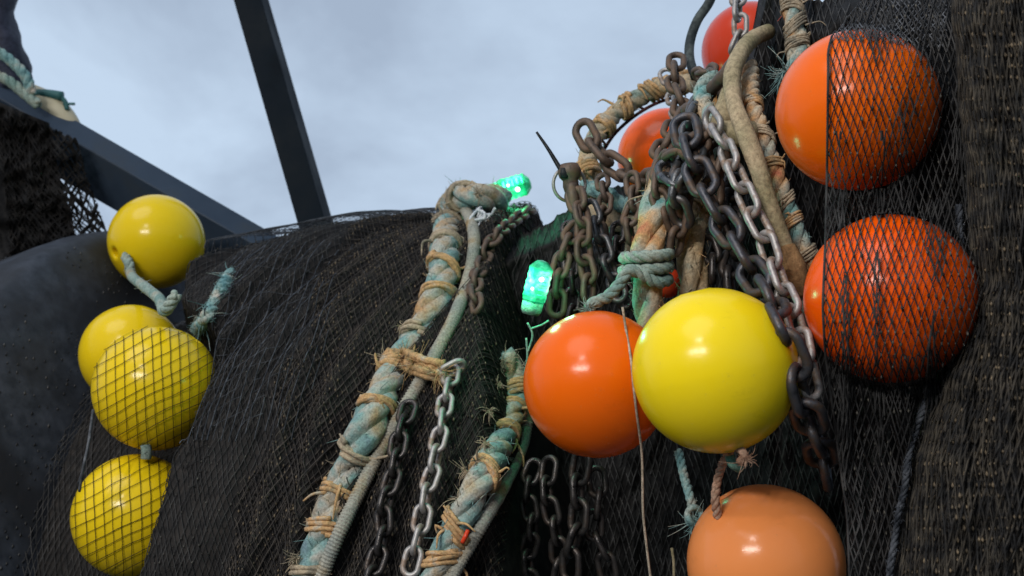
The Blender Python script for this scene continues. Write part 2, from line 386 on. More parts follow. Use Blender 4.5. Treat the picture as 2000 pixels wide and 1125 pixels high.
def net_lines(mb, fn, dom, fams, r, step, jit, k=3, seed=0, rj=.3, gap=0):
    """strands: fn(a,b)->xyz over the rectangle dom=(a0,a1,b0,b1) in metres; fams=[(angle,spacing)]"""
    a0, a1, b0, b1 = dom; g = np.random.default_rng(seed); ca, cb = (a0+a1)/2, (b0+b1)/2
    half = math.hypot(a1-a0, b1-b0)/2
    for fi, (ang, sp) in enumerate(fams):
        c, s = math.cos(ang), math.sin(ang)
        for o in np.arange(-half, half, sp):
            run = []
            oj = o+g.normal()*jit*sp*.22
            def flush():
                if len(run) > 2: tube_ref(mb, run, r*(1+rj*g.normal()*.6 if rj else 1) if r else r, k)
            dead = 0
            for q in np.arange(-half, half, step):
                w_ = jit*sp*.35*mn.noise(Vector((oj*37+fi*9, q/sp*.5, seed)))
                a = ca+c*q-s*(oj+w_); b = cb+s*q+c*(oj+w_)
                f0 = .16/fams[0][1]
                a += 2.2*jit*sp*mn.noise(Vector((a*f0, b*f0*.6, seed+.5))); b += 1.6*jit*sp*mn.noise(Vector((a*f0, b*f0, seed+7.5)))
                p = None
                if dead > 0: dead -= 1
                elif a0 <= a <= a1 and b0 <= b <= b1:
                    p = fn(a, b)
                    if gap and g.random() < gap: dead = int(g.integers(1, 6))
                if p is None:
                    flush(); run = []
                else: run.append(p)
            flush()

OCT = np.array([(1, 0, 0), (-1, 0, 0), (0, 1, 0), (0, -1, 0), (0, 0, 1), (0, 0, -1)], float)
OCF = [(0, 2, 4), (2, 1, 4), (1, 3, 4), (3, 0, 4), (2, 0, 5), (1, 2, 5), (3, 1, 5), (0, 3, 5)]
def knots(mb, fn, dom, fams, size, jit, seed, keep=1.0, tall=1.6):
    """small knots where the two strand families of net_lines cross"""
    a0, a1, b0, b1 = dom; g = np.random.default_rng(seed+100); ca, cb = (a0+a1)/2, (b0+b1)/2
    half = math.hypot(a1-a0, b1-b0)/2; (g1, s1), (g2, s2) = fams
    A = np.array([[-math.sin(g1), math.cos(g1)], [-math.sin(g2), math.cos(g2)]]); Ai = np.linalg.inv(A); f0 = .16/s1
    for o1 in np.arange(-half, half, s1):
        for o2 in np.arange(-half, half, s2):
            if g.random() > keep: continue
            q = Ai @ np.array([o1, o2]); a, b = ca+q[0], cb+q[1]
            if not (a0 < a < a1 and b0 < b < b1): continue
            a += 2.2*jit*s1*mn.noise(Vector((a*f0, b*f0*.6, seed+.5))); b += 1.6*jit*s1*mn.noise(Vector((a*f0, b*f0, seed+7.5)))
            p = fn(a+g.normal()*s1*.1, b+g.normal()*s1*.1)
            if p is None: continue
            z = size*(.6+.8*g.random())
            mb.add(OCT*np.array([z, z, z*tall])+np.array(p), OCF)
# left roll, slate blue
roll = MB(); roll.quads(*drum_sheet(rblue, -1.45, -.44, -.35, 2.2, 90, 150)); nb = roll.build('net_roll', M['bulk_blue'])
tag(nb, 'slate blue rounded roll of packed netting at the far left, behind the yellow floats', 'net roll')
def f_blue(off):
    def fn(s, b):
        t = b/.85
        if nz(s*7, b*6, 81)+.55*(1-sm(.20, .75, b)) < .22: return None
        return pt(s, t, rblue(s, t)+off)
    return fn
mb = MB(); knots(mb, f_blue(.001), (-1.36, -.48, -.1, .9), [(R_(68), .0095), (R_(110), .0095)], .0019, .9, 2, .45, 2.0)
tag(mb.build('knots', M['fleck'], nb), kind='stuff')
# central wound mass
mb = MB(); mb.quads(*drum_sheet(rmass, -.72, .55, -.35, 2.3, 170, 260)); nm = mb.build('wound_net', M['bulk'])
tag(nm, 'big dark brown net wound on the drum in the middle, under the thick ropes', 'fishing net')
def f_mass(off, keep=None):
    def fn(s, b):
        t = b/ROUT
        if s < edge(t)-.03 or s > redge(t)+.035: return None
        if keep and not keep(s, t): return None
        return pt(s, t, rmass(s, t)+off)
    return fn
RIDGE_PX = [(720, 395), (690, 430), (645, 520), (615, 600), (600, 700), (560, 800), (515, 900), (480, 1000), (440, 1120)]
_q = [axcoord(P(*q, hit_radius(*q, lambda s, t: ROUT-.02))) for q in RIDGE_PX]
_q.sort(key=lambda q: q[1]); GT = [q[1] for q in _q]; GS = [q[0] for q in _q]
def ridge(t): return float(np.interp(t, GT, GS))
def grainy(s, t): return s > ridge(t)+.05*nz(t*7, s*6, 90)
mb = MB(); net_lines(mb, f_mass(.003, grainy), (-.62, .2, -.12, 1.35), [(R_(63), .0076), (R_(112), .0076)], .00085, .005, .16, seed=3, gap=.01)
net_lines(mb, f_mass(.008, grainy), (-.62, .2, -.12, 1.35), [(R_(63), .0152), (R_(112), .0152)], .0009, .005, .20, seed=4, gap=.02)
mb.build('netting', M['strand'], nm)
mb = MB(); knots(mb, f_mass(.005, grainy), (-.62, .2, -.12, 1.35), [(R_(63), .0076), (R_(112), .0076)], .0014, .16, 3, .6, 2.2); tag(mb.build('knots', M['knot'], nm), kind='stuff')
mb = MB(); net_lines(mb, f_mass(.003, lambda s, t: not grainy(s, t)), (-.66, .0, -.12, 1.35), [(R_(70), .0085), (R_(108), .0085)], .0007, .005, .25, seed=33, gap=.01)
def f_groove(s, b):
    t = b/.70
    if s > edge(t)+.01 or rblue(s, t) > rmass(s, t)+.004: return None
    return pt(s, t, max(rmass(s, t), rblue(s, t))+.004)
net_lines(mb, f_groove, (-.95, -.25, -.12, .9), [(R_(72), .011), (R_(106), .011)], .0009, .007, .3, seed=34, gap=.02)
mb.build('dark_netting', M['strand_dark'], nm)
mb = MB(); knots(mb, f_mass(.004, lambda s, t: not grainy(s, t)), (-.66, .0, -.12, 1.2), [(R_(70), .0085), (R_(108), .0085)], .0011, .25, 33, .3, 2); tag(mb.build('dim_knots', M['knot_dim'], nm), kind='stuff')
mb = MB()
net_lines(mb, f_mass(.010, lambda s, t: .22 < t < .80 and ridge(t)-.20 < s < ridge(t)+.05 and nz(s*5, t*5, 40) > -.3), (-.62, -.1, .1, 1.0), [(R_(86), .0125)], .0010, .007, .3, seed=5, gap=.03)
net_lines(mb, f_mass(.010, lambda s, t: .25 < t < .75 and ridge(t)-.18 < s < ridge(t)), (-.62, -.1, .1, 1.0), [(R_(30), .025)], .0005, .007, .3, seed=6, gap=.08)
mb.build('loose_netting', M['strand_sky'], nm)
# slack fringe standing off the top of the roll, seen against the sky
def f_fringe(s, b):
    t = b/ROUT
    h = (.017+.008*nz(s*16, 2.2))*max(0, math.sin((s+.46)/.48*math.pi))**.5 if -.46 < s < .02 else 0
    if h <= 0: return None
    return pt(s, t, rmass(s, t, 0)+.020+h*1.15*(1+.25*nz(s*6, t*6)))
mb = MB(); net_lines(mb, f_fringe, (-.47, .03, .78, 1.22), [(R_(42), .021), (R_(138), .021)], .0009, .007, .35, seed=8)
def f_fringe2(s, b):
    t = b/ROUT
    if not -.66 < s < -.36: return None
    return pt(s, t, rmass(s, t, 0)+.022+.010*nz(s*12, t*6))
net_lines(mb, f_fringe2, (-.68, -.36, .80, 1.15), [(R_(48), .018), (R_(132), .018)], .0009, .007, .35, seed=9)
mb.build('fringe', M['strand_sky'], nm)

# ------------------------------------------------------------------ floats
def make_float(px, py, rpx, m, axis, label, rad=.1, ridge=True, dz=0):
    """axis in camera terms (right, up, towards camera)"""
    d = rad*F/rpx+dz; c = P(px, py, d)
    rad = rpx*d/F
    ax = (RT*axis[0]+UP*axis[1]-FW*axis[2]).normalized()
    prof = []
    h = .105*rad
    # tunnel, lip, sphere, lip, tunnel
    a0 = math.asin((h+.06*rad)/rad)
    prof += [(h, -.6*rad), (h*.96, -rad*.90)]
    for q in np.linspace(0, 1, 6): prof.append((h+.075*rad*q*q, -rad*(.955+.032*math.sin(q*math.pi/2))))
    for th in np.linspace(-math.pi/2+a0+.05, math.pi/2-a0-.05, 56):
        rr = rad*(1+(.006*math.exp(-(th/.018)**2) if ridge else 0)+.004*nz(th*2+px, 1.3))
        prof.append((rr*math.cos(th), rr*math.sin(th)))
    for q in np.linspace(1, 0, 6): prof.append((h+.075*rad*q*q, rad*(.955+.032*math.sin(q*math.pi/2))))
    prof += [(h*.96, rad*.90), (h, .6*rad), (0, .55*rad)]
    prof.insert(0, (0, -.55*rad))
    mb = MB(); v, f = lathe(prof, 72, ax, c); v = np.array(v)
    mb.quads(v, f)
    o = mb.build('net_float', m); tag(o, label, 'float', 'round trawl floats on the nets')
    return c, rad
FL = {}
FL['A'] = make_float(306, 472, 92, M['ochre'], (-.66, -.26, .70), 'yellow float at the top of the left cluster with its dark hole facing out', dz=.16)
FL['B'] = make_float(256, 692, 97, M['ochre'], (.3, .9, -.2), 'yellow float half hidden behind the net covered yellow one', dz=-.06)
FL['C'] = make_float(306, 758, 121, M['ochre'], (.55, .75, -.1), 'yellow float stretched under loose dark netting, tied to the one below it', dz=.15)
FL['D'] = make_float(264, 1007, 119, M['ochre'], (.1, .97, -.1), 'lowest yellow float of the left column, under loose netting', dz=.10)
FL['O1'] = make_float(1165, 750, 143, M['orange'], (.15, .96, -.2), 'glossy orange float touching the big yellow float, with a thin twine down its side')
FL['Y'] = make_float(1396, 723, 161, M['yellow'], (.23, -.95, .05), 'big bright yellow float hanging in the middle beside the black chain')
FL['O2'] = make_float(1495, 1100, 152, M['faded'], (-.50, .85, -.12), 'faded peach orange float at the bottom edge below the big yellow one')
FL['O3'] = make_float(1674, 216, 156, M['orange'], (-.3, .9, -.25), 'orange float at upper right, left third bare and the rest under netting')
FL['O4'] = make_float(1738, 583, 164, M['deep_orange'], (.2, .95, -.2), 'deep orange float almost wholly under the dark vertical netting')
FL['R1'] = make_float(1466, 100, 95, M['red'], (.2, .9, -.3), 'red float at the top edge behind the hanging steel chain')
FL['O5'] = make_float(1302, 308, 96, M['deep_orange'], (.4, .8, -.3), 'orange float under the arched rope, behind the tangle of rusty chains')
FL['O6'] = make_float(1303, 552, 30, M['red'], (.2, .9, -.2), 'small dark red float in shadow between the two knotted ropes', rad=.024)

def sph_depth(px, py, names, off):
    r = ray(px, py); best = 9
    for k in names:
        c, rad = FL[k]; rad = rad+off
        oc = CAM-c; A = r.dot(r); B = 2*oc.dot(r); C_ = oc.dot(oc)-rad*rad; D = B*B-4*A*C_
        if D > 0: best = min(best, (-B-math.sqrt(D))/(2*A))
    return best
# loose net over the two left floats
def f_left(a, b):
    px, py = a*1000, b*1000
    d = sph_depth(px, py, ('C', 'D'), .0022)
    if d > 8:
        e1 = interp(py, [600, 640, 870, 890, 1125], [330, 425, 352, 352, 290])
        if 860 < py < 905 and 250 < px < 360 : d = 1.88
        elif e1 < px < e1+60 and py > 600: d = hit_radius(px, py, rmass)-.006
        else: return None
    return P(px, py, d)
mb = MB()
net_lines(mb, f_left, (.13, .50, .59, 1.16), [(R_(88), .0175), (R_(-27), .0200)], .00060, .006, .24, seed=12, rj=.15)
tag(mb.build('loose_netting', M['strand_black']), 'thin black wide mesh netting stretched over the two lower yellow floats', 'netting')

# ------------------------------------------------------------------ dark net heap behind chains, up to the top right
TOPX = [980, 1060, 1140, 1250, 1330, 1400, 1455, 1478, 1500, 1570, 1590, 1680, 2300]
TOPY = [470, 440, 385, 356, 300, 235, 130, 10, -90, -60, 6, -60, -90]
def heap_pt(px, v, ns=1):
    y0 = interp(px, TOPX, TOPY); py = lerp(y0, 1230, v)
    d = interp(px, [980, 1200, 1400, 1600, 1750, 2300], [2.15, 2.05, 1.85, 1.66, 1.60, 1.6])
    d += .12*(1-sm(0, .06, v))
    d -= .10*sm(.5, 1, v)*(1-sm(1300, 1600, px))
    if ns: d += .06*nz(px/90+.4*nz(py/130, 3), py/300, 7)+.03*nz(px/26, py/90, 9)+.010*nz(px/9, py/30, 4)
    if ns: py += (14*nz(px/20, 1.7, 6)+9*nz(px/6, 4.7, 6))*(1-sm(0, .1, v))
    return np.array(P(px, py, d))
mb = MB(); nsx, nv = 230, 190
v = [heap_pt(px, t) for t in np.linspace(0, 1, nv) for px in np.linspace(985, 2290, nsx)]
i = np.arange(nv-1)[:, None]; j = np.arange(nsx-1)[None]
mb.quads(v, np.stack([i*nsx+j, (i+1)*nsx+j, (i+1)*nsx+j+1, i*nsx+j+1], -1).reshape(-1, 4))
heap = mb.build('net_heap', M['bulk_black']); tag(heap, 'black heap of net hanging in shadow behind the chains and the orange floats', 'fishing net')
def f_heap(a, b):
    px, py = a*1000, b*1000; y0 = interp(px, TOPX, TOPY)
    vv = (py-y0)/(1230-y0)
    if vv < 0: return None
    return heap_pt(px, vv)-np.array(FW)*.006
mb = MB(); net_lines(mb, f_heap, (1.0, 1.66, -.06, 1.16), [(R_(72), .0125), (R_(106), .0125)], .0011, .008, .35, seed=15, gap=.02)
mb.build('netting', M['strand_dark'], heap)

# ------------------------------------------------------------------ curtain of net over the right-hand floats
LX = [(-60, 1700), (0, 1680), (60, 1630), (85, 1618), (200, 1617), (360, 1615), (480, 1612), (600, 1607), (690, 1612), (780, 1624), (900, 1640), (1010, 1655), (1200, 1662)]
def lx(py): return interp(py, [q[0] for q in LX], [q[1] for q in LX])
def curt_depth(px, py, off=0, ns=1):
    d0 = interp(py, [-60, 60, 216, 400, 583, 760, 900, 1200], [1.52, 1.44, 1.395, 1.37, 1.325, 1.34, 1.37, 1.37])
    if ns: d0 += .03*nz(px/70+.3*nz(py/200, 1), py/500, 17)+.010*nz(px/18, py/160, 19)
    s = min(sph_depth(px, py, ('O3',), .004), sph_depth(px, py, ('O4',), .004))
    # smooth minimum
    k = .03
    if s < 8:
        h = max(0, min(1, .5+.5*(s-d0)/k)); d0 = lerp(s, d0, h)-k*h*(1-h); d0 = min(d0, s)
    return d0-off
def f_curt(off, keep=None):
    def fn(a, b):
        px, py = a*1000, b*1000
        if px < lx(py) or px > 1960: return None
        if keep and not keep(px, py): return None
        return np.array(P(px, py, curt_depth(px, py, off)))
    return fn
def in_float(px, py, k=1.0):
    return math.hypot(px-1674, py-216) < 156*k or math.hypot(px-1738, py-583) < 164*k
mb = MB()
net_lines(mb, f_curt(0), (1.585, 1.96, -.05, 1.17), [(R_(71), .0135), (R_(107), .0135)], .00085, .006, .26, seed=21, rj=.3)
net_lines(mb, f_curt(.004, lambda px, py: nz(px/60, py/260, 51) > -.05+.30*in_float(px, py) or py > 690 and nz(px/30, py/100, 5) > -.3), (1.585, 1.96, -.05, 1.17), [(R_(73), .0135), (R_(105), .0135)], .0009, .008, .3, seed=22, gap=.02)
net_lines(mb, f_curt(.008, lambda px, py: nz(px/34, py/420, 61) > .16+.22*in_float(px, py)), (1.585, 1.96, .25, 1.17), [(R_(84), .008), (R_(96), .008)], .0011, .010, .4, seed=23, gap=.02)
curt = mb.build('draped_net', M['strand_dark'])
mb = MB(); knots(mb, f_curt(.002), (1.585, 1.96, -.05, 1.17), [(R_(71), .0135), (R_(107), .0135)], .0013, .26, 21, .7, 2.4); tag(mb.build('knots', M['knot_dim'], curt), kind='stuff'); tag(curt, 'dark see-through net hanging in vertical folds over the two right-hand orange floats', 'netting')
# opaque bundled parts of it outside the floats
def not_float(px, py): return not in_float(px, py, 1.02)
mb = MB()
net_lines(mb, f_curt(-.03, lambda px, py: not_float(px, py)), (1.585, 1.96, -.05, 1.17), [(R_(74), .011), (R_(104), .011)], .0012, .009, .35, seed=24, gap=.02)
mb.build('inner_layer', M['strand_black'], curt)
mb = MB()
net_lines(mb, f_curt(-.002, lambda px, py: py < 78+.12*abs(px-1680) and px < 1850), (1.585, 1.90, -.05, .14), [(R_(52), .008), (R_(128), .008)], .0008, .006, .4, seed=25)
mb.build('fine_mesh', M['strand_grey'], curt)
# edge cord
mb = MB(); tube(mb, smooth_path([P(lx(y), y, curt_depth(lx(y)+1, y, .002)) for y in range(70, 1180, 30)], .01), .0016, 5); mb.build('edge_cord', M['strand_dark'], curt)

# heavy bunch at the right edge
BL = [(-80, 1868), (100, 1880), (300, 1898), (450, 1905), (560, 1904), (700, 1862), (800, 1830), (900, 1800), (1000, 1778), (1125, 1762), (1230, 1752)]
def bl(py): return interp(py, [q[0] for q in BL], [q[1] for q in BL])
def bunch(phi, py, off=0):
    cx_ = 2190; rx = cx_-bl(py)+9*nz(py/60, 3.3); u = phi
    rz = .30+off
    px = cx_-(rx+off*1500)*math.cos(u); d = 1.425-rz*math.sin(u)**.8*.8
    d += .05*nz(px/70+.4*nz(py/180, 2.2), py/400, 31)*math.sin(u)+.008*nz(px/26, py/200, 35)*math.sin(u)+.008*nz(px/10, py/70, 33)
    return np.array(P(px, py, d))
mb = MB(); na, nbb = 120, 200
v = [bunch(u, py) for py in np.linspace(-80, 1230, nbb) for u in np.linspace(.02, 1.75, na)]
i = np.arange(nbb-1)[:, None]; j = np.arange(na-1)[None]
mb.quads(v, np.stack([i*na+j, (i+1)*na+j, (i+1)*na+j+1, i*na+j+1], -1).reshape(-1, 4))
bun = mb.build('bunched_net', M['bulk']); tag(bun, 'thick bunched brown net with tan flecks down the right edge', 'fishing net')
def f_bun(off, keep=None):
    def fn(a, b):
        if keep and not keep(a, b): return None
        if not .02 < a*2.4 < 1.7: return None
        return bunch(a*2.4, b*1000, off)
    return fn
mb = MB()
net_lines(mb, f_bun(.004), (0, .7, -.06, 1.2), [(R_(75), .0105), (R_(104), .0105)], .0009, .006, .22, seed=31, gap=.01)
net_lines(mb, f_bun(.010), (0, .7, -.06, 1.2), [(R_(75), .021), (R_(104), .021)], .0010, .007, .25, seed=32, gap=.02)
mb.build('netting', M['strand_tan'], bun)
mb = MB(); knots(mb, f_bun(.007), (0, .7, -.06, 1.2), [(R_(75), .0105), (R_(104), .0105)], .0015, .22, 31, .55, 2.2); tag(mb.build('knots', M['knot'], bun), kind='stuff')

# ------------------------------------------------------------------ ropes
def rope3(mb, path, R, pitch, ns=3, k=9, noise_amp=.06, fuzz=0, seed=0):
    p = smooth_path(path, R*.28); t, u, v = frames(p); n = len(p)
    s = np.arange(n)*R*.28; g = np.random.default_rng(seed)
    wob = np.array([1+noise_amp*2*mn.noise(Vector((x*14, seed, 0))) for x in s])
    for q in range(ns):
        a = 2*np.pi*(s/pitch+q/ns)
        c = p+(R*.47*wob)[:, None]*(np.cos(a)[:, None]*u+np.sin(a)[:, None]*v)
        tube(mb, c, R*(.60 if ns == 3 else .5)*wob, 22 if R > .011 else k, yarn=(7, .13, -.16) if R > .011 else None)
    for q in range(fuzz):
        i = int(g.integers(0, n)); a = g.random()*6.28; d = np.cos(a)*u[i]+np.sin(a)*v[i]
        st = p[i]+d*R*.92; l_ = R*(.15+.4*g.random()); w1 = g.normal(size=3)*.8
        pts = [st, st+(d*.6+w1*.5+t[i]*g.normal()*.6)*l_*.5, st+(d*.7+w1+t[i]*g.normal())*l_]
        tube_ref(mb, pts, [.0008, .0007, .0003], 3)
    return p, t, u, v
def served(mb, path, R, pitch, k=12, amp=.09, seed=0):
    p = smooth_path(path, pitch/4); n = len(p); s = np.arange(n)
    r = R*(1+amp*np.cos(s*np.pi/2)+.07*np.array([mn.noise(Vector((x*.05, seed, 2))) for x in s]))
    tube(mb, p, r, k); return p
def lashing(parent, p, i, R, turns, m, wire=.0022, tails=5, seed=0, width=None, name='lashing'):
    """turns of twine round a rope path p at index i, with frayed tails"""
    g = np.random.default_rng(seed); t, u, v = frames(p); mb = MB()
    i = max(2, min(len(p)-3, i)); c, T, U, V = p[i], t[i], u[i], v[i]
    width = width or turns*wire*1.7
    tilt = g.normal()*.25
    tilt *= 1.6
    for lay in range(2):
        a = np.linspace(0, 2*np.pi*turns, turns*18); ph = g.random()*6
        off = (np.linspace(-.5, .5, len(a))*width*(1 if lay else .8)+R*tilt*np.cos(a+ph))
        rr = R*1.06+lay*wire*.9+.0022*np.array([mn.noise(Vector((x*.8, seed, lay))) for x in a])
        off = off+width*.28*np.array([mn.noise(Vector((x*.5, seed+3, lay))) for x in a])
        q = c+T*off[:, None]+(rr*np.cos(a+ph))[:, None]*U+(rr*np.sin(a+ph))[:, None]*V
        tube(mb, q, wire*(.85+.3*np.array([mn.noise(Vector((x*1.3, seed, 9+lay))) for x in a])), 6)
    for _ in range(tails):
        a = g.random()*6.28; d = np.cos(a)*U+np.sin(a)*V; st = c+d*R*1.1+T*g.normal()*width*.4
        l_ = R*(.4+.7*g.random()); w1 = g.normal(size=3)
        w1[1] *= .4
        pts = smooth_path([st, st+(d*.7+w1*.3)*l_*.5, st+(d*.6+w1*.6)*l_, st+(d*.3+w1*.9-np.array([0, 0, .5]))*l_*1.2], .003)
        tube(mb, pts, np.linspace(wire*.7, wire*.25, len(pts)), 5)
    return mb.build(name, m, parent)
def tuft(mb, at, d, length, n, spread, r, seed):
    g = np.random.default_rng(seed); at = np.array(at); d = np.array(d)/np.linalg.norm(d)
    for _ in range(n):
        w1 = g.normal(size=3)*spread; w2 = g.normal(size=3)*spread
        l_ = length*(.5+.6*g.random())
        pts = smooth_path([at+w1*length*.2, at+(d+w1*.5)*l_*.45, at+(d*.9+w1*.7+w2*.5)*l_*.8+np.array([0, 0, -.2])*l_, at+(d*.6+w1*.8+w2)*l_+np.array([0, 0, -.6])*l_*g.random()], length/7)
        tube_ref(mb, pts, np.linspace(r, r*.3, len(pts)), 4)
def onm(px, py, off): return P(px, py, hit_radius(px, py, rmass)-off)

mb = MB(); rope3(mb, [bunch(.20+.04*nz(py/90, 8.8), py, .022) for py in range(400, 1230, 40)], .0042, .03, fuzz=700, seed=77, noise_amp=.2); mb.build('edge_cord', M['strand_sky'], bun)
# long rope, with a thinner served rope lashed along it
R1 = [(980, 392), (935, 384), (897, 386), (880, 410), (873, 450), (868, 500), (860, 560), (838, 618), (808, 668), (770, 728), (738, 790), (710, 850), (682, 915), (655, 985), (632, 1050), (608, 1115), (588, 1175)]
pts = [onm(x, y, .018) for x, y in R1]
r1 = empty('thick_rope', pts[-1], 'longest thick teal and sand rope with orange lashings, lying down the wound net', 'rope')
mb = MB(); p, t, u, v = rope3(mb, pts, .0255, .18, fuzz=520, seed=1, noise_amp=.10); mb.build('strands', M['rope_mix'], r1)
def idx_at(p, px, py):
    r = ray(px, py).normalized(); q = p-np.array(CAM); dd = np.linalg.norm(q-np.outer(q @ np.array(r), np.array(r)), axis=1); return int(dd.argmin())
for k, (x, y, tn, m_) in enumerate([(905, 388, 9, 'lash_sand'), (882, 405, 10, 'lash_sand'), (875, 440, 8, 'lash_sand'), (869, 480, 5, 'lash_sand'), (866, 525, 3, 'lash'), (858, 572, 3, 'lash'),
        (815, 655, 3, 'lash'), (778, 715, 8, 'lash'), (735, 795, 4, 'lash'), (697, 880, 5, 'lash'), (663, 960, 3, 'lash'), (640, 1030, 5, 'lash'), (606, 1115, 5, 'lash')]):
    lashing(r1, p, idx_at(p, x, y), .0228, max(2, tn*(4+k % 4)//10), M[m_ if k % 3 else 'lash_sand'], .0050, 4, seed=40+k)
mb = MB()
for k, (x, y, dx_) in enumerate([(930, 380, .5), (905, 372, -.2), (862, 470, -1), (855, 545, -1), (790, 640, -1), (757, 700, -1), (722, 790, -1), (700, 830, -1), (668, 905, -1), (640, 965, -1), (622, 1020, -1), (585, 1090, -1)]):
    mb = MB(); tuft(mb, onm(x, y, .02), RT*dx_+UP*random.uniform(-.2, 1.2)-FW*.4, .013, 30, .8, .0010, 60+k); mb.build('frayed_end', M['lash_sand'], r1)
R1b = [(905, 400), (922, 440), (926, 480), (916, 540), (892, 610), (857, 680), (820, 746), (777, 820), (738, 890), (702, 960), (668, 1030), (640, 1095), (618, 1160)]
pb = [onm(x, y, .022) for x, y in R1b]
mb = MB(); pser = served(mb, pb, .0108, .0052, seed=1); r1b = mb.build('served_rope', M['rope_served']); tag(r1b, 'thin grey ribbed rope lashed along the right side of the longest thick rope', 'rope')
# sideways lashing that holds the silver chain
mb = MB(); q = smooth_path([onm(785, 700, .030), onm(812, 712, .048), onm(842, 722, .052), onm(868, 726, .05)], .004)
for k in range(5):
    o = np.array([0, 0, 1.])*(k-2)*.0042+np.array([0, -1, 0.])*random.uniform(-.004, .006)
    tube(mb, q+o*1.5+np.array([[0, .003*mn.noise(Vector((i*.5, k, 4))), .004*mn.noise(Vector((i*.4, k, 0)))] for i in range(len(q))]), [.0062+.002*mn.noise(Vector((i*.6, k, 8))) for i in range(len(q))], 7)
tuft(mb, q[5], (-.2, -1, .3), .015, 110, 1.0, .0008, 5); tuft(mb, q[-3], (.2, -1, -.6), .013, 110, 1.0, .0008, 6); tuft(mb, q[len(q)//2], (0, -1, .2), .014, 110, 1.0, .0008, 7)
tag(mb.build('orange_lashing', M['lash']), 'bushy orange lashing that ties the silver chain to the thick rope', 'lashing')

# second thick rope, left of the orange float
R2 = [(985, 690), (1000, 735), (1003, 775), (993, 820), (976, 865), (952, 915), (922, 970), (893, 1030), (866, 1090), (845, 1150)]
pts = [onm(x, y, .05) for x, y in R2]
r2 = empty('thick_rope', pts[-1], 'shorter thick teal rope with a red fleck, just left of the glossy orange float', 'rope')
mb = MB(); p, t, u, v = rope3(mb, pts, .0215, .16, fuzz=320, seed=2, noise_amp=.10); mb.build('strands', M['rope_mix'], r2)
for k, (x, y, tn) in enumerate([(1000, 760, 8), (995, 800, 3), (984, 850, 5), (945, 925, 6), (892, 1030, 6), (862, 1095, 5)]):
    lashing(r2, p, idx_at(p, x, y), .0190, max(2, tn*6//10), M['lash'], .0042, 4, seed=80+k)
mb = MB()
for k, (x, y) in enumerate([(992, 700), (985, 720), (978, 755), (960, 810), (952, 870), (935, 905), (915, 930), (900, 985), (880, 1010), (1010, 745)]):
    mb = MB(); tuft(mb, onm(x, y, .055), RT*-.7+UP*1.1-FW*.3, .015, 26, .7, .0010, 90+k); mb.build('frayed_end', M['lash_sand'], r2)
mb = MB(); q = smooth_path([onm(903, 1060, .072), onm(909, 1048, .076), onm(914, 1036, .074)], .003); tube(mb, q, .0035, 6); mb.build('red_thread', M['red'], r2)
mb = MB(); served(mb, [onm(x, y, .052) for x, y in [(1000, 742), (1022, 775), (1030, 815), (1020, 870), (990, 938), (955, 1000), (920, 1060), (890, 1112), (866, 1160)]], .0098, .0052, seed=4)
tag(mb.build('served_rope', M['rope_served']), 'grey ribbed rope curving beside the orange float, along the shorter thick rope', 'rope')

# arched rope over the small orange float
AR = [(1150, 345, 2.02), (1148, 310, 2.05), (1163, 268, 2.1), (1200, 224, 2.14), (1250, 190, 2.16), (1300, 166, 2.14), (1345, 162, 2.06), (1385, 172, 1.95), (1410, 200, 1.85)]
pts = [P(*a) for a in AR]
ar = empty('arched_rope', pts[0], 'sand and teal rope arching against the sky over a half hidden orange float', 'rope')
mb = MB(); p, t, u, v = rope3(mb, pts, .0165, .075, fuzz=90, seed=3); mb.build('strands', M['rope_sand'], ar)
for k, (x, y) in enumerate([(1150, 335), (1180, 245), (1222, 208), (1275, 178), (1330, 162)]):
    lashing(ar, p, idx_at(p, x, y), .0150, 3, M['lash'], .0046, 3, seed=110+k)
mb = MB(); hp = [P(x, y, 2.16) for x, y in [(1175, 300), (1200, 262), (1235, 230), (1275, 205), (1315, 190)]]; hp2 = smooth_path(hp, .01); tube(mb, hp2, .0035, 6)
for f_ in (.10, .24, .31, .52, .68, .90):
    i = int(f_*(len(hp2)-1)); a = Vector(hp2[i]); j = idx_at(p, *(lambda q: (1000+F*(q-CAM).dot(RT)/(q-CAM).dot(FW), 562.5-F*(q-CAM).dot(UP)/(q-CAM).dot(FW)))(a-RT*.025+UP*.03))
    tube(mb, smooth_path([a, (Vector(p[j])+a)/2+RT*random.uniform(-.008, .008), p[j]], .004), .0026, 5)
mb.build('lacing', M['strand_red'], ar)

# knotted ropes above the big floats
pts = [P(*a) for a in [(1302, 350, 1.68), (1290, 385, 1.66), (1277, 430, 1.64), (1266, 480, 1.63), (1262, 530, 1.63), (1266, 580, 1.64), (1272, 660, 1.66)]]
kr = empty('knotted_rope', pts[-1], 'thick banded rope with a teal rope knotted round it, left of the sandy rope', 'rope')
mb = MB(); p, t, u, v = rope3(mb, pts, .0225, .2, fuzz=160, seed=5, noise_amp=.10); mb.build('strands', M['rope_bands'], kr)
for k, (x, y, m_) in enumerate([(1287, 392, 'lash_sand')]):
    lashing(kr, p, idx_at(p, x, y), .018, 5, M[m_], .0024, 4, seed=130+k)
mb = MB(); i0 = idx_at(p, 1264, 515); a = np.linspace(0, 2*np.pi*2.6, 60)
c = p[i0]+t[i0]*np.linspace(-.022, .026, 60)[:, None]+.032*np.cos(a+1)[:, None]*u[i0]+.032*np.sin(a+1)[:, None]*v[i0]
kn = [tuple(q) for q in c[::3]]
rope3(mb, kn+[tuple(P(x, y, d)) for x, y, d in [(1232, 528, 1.59), (1210, 555, 1.585), (1186, 580, 1.58), (1160, 592, 1.57), (1148, 604, 1.56)]], .0085, .045, fuzz=60, seed=6)
tuft(mb, P(1150, 602, 1.56), (-.2, -.6, -.2), .006, 160, 1.0, .0009, 3)
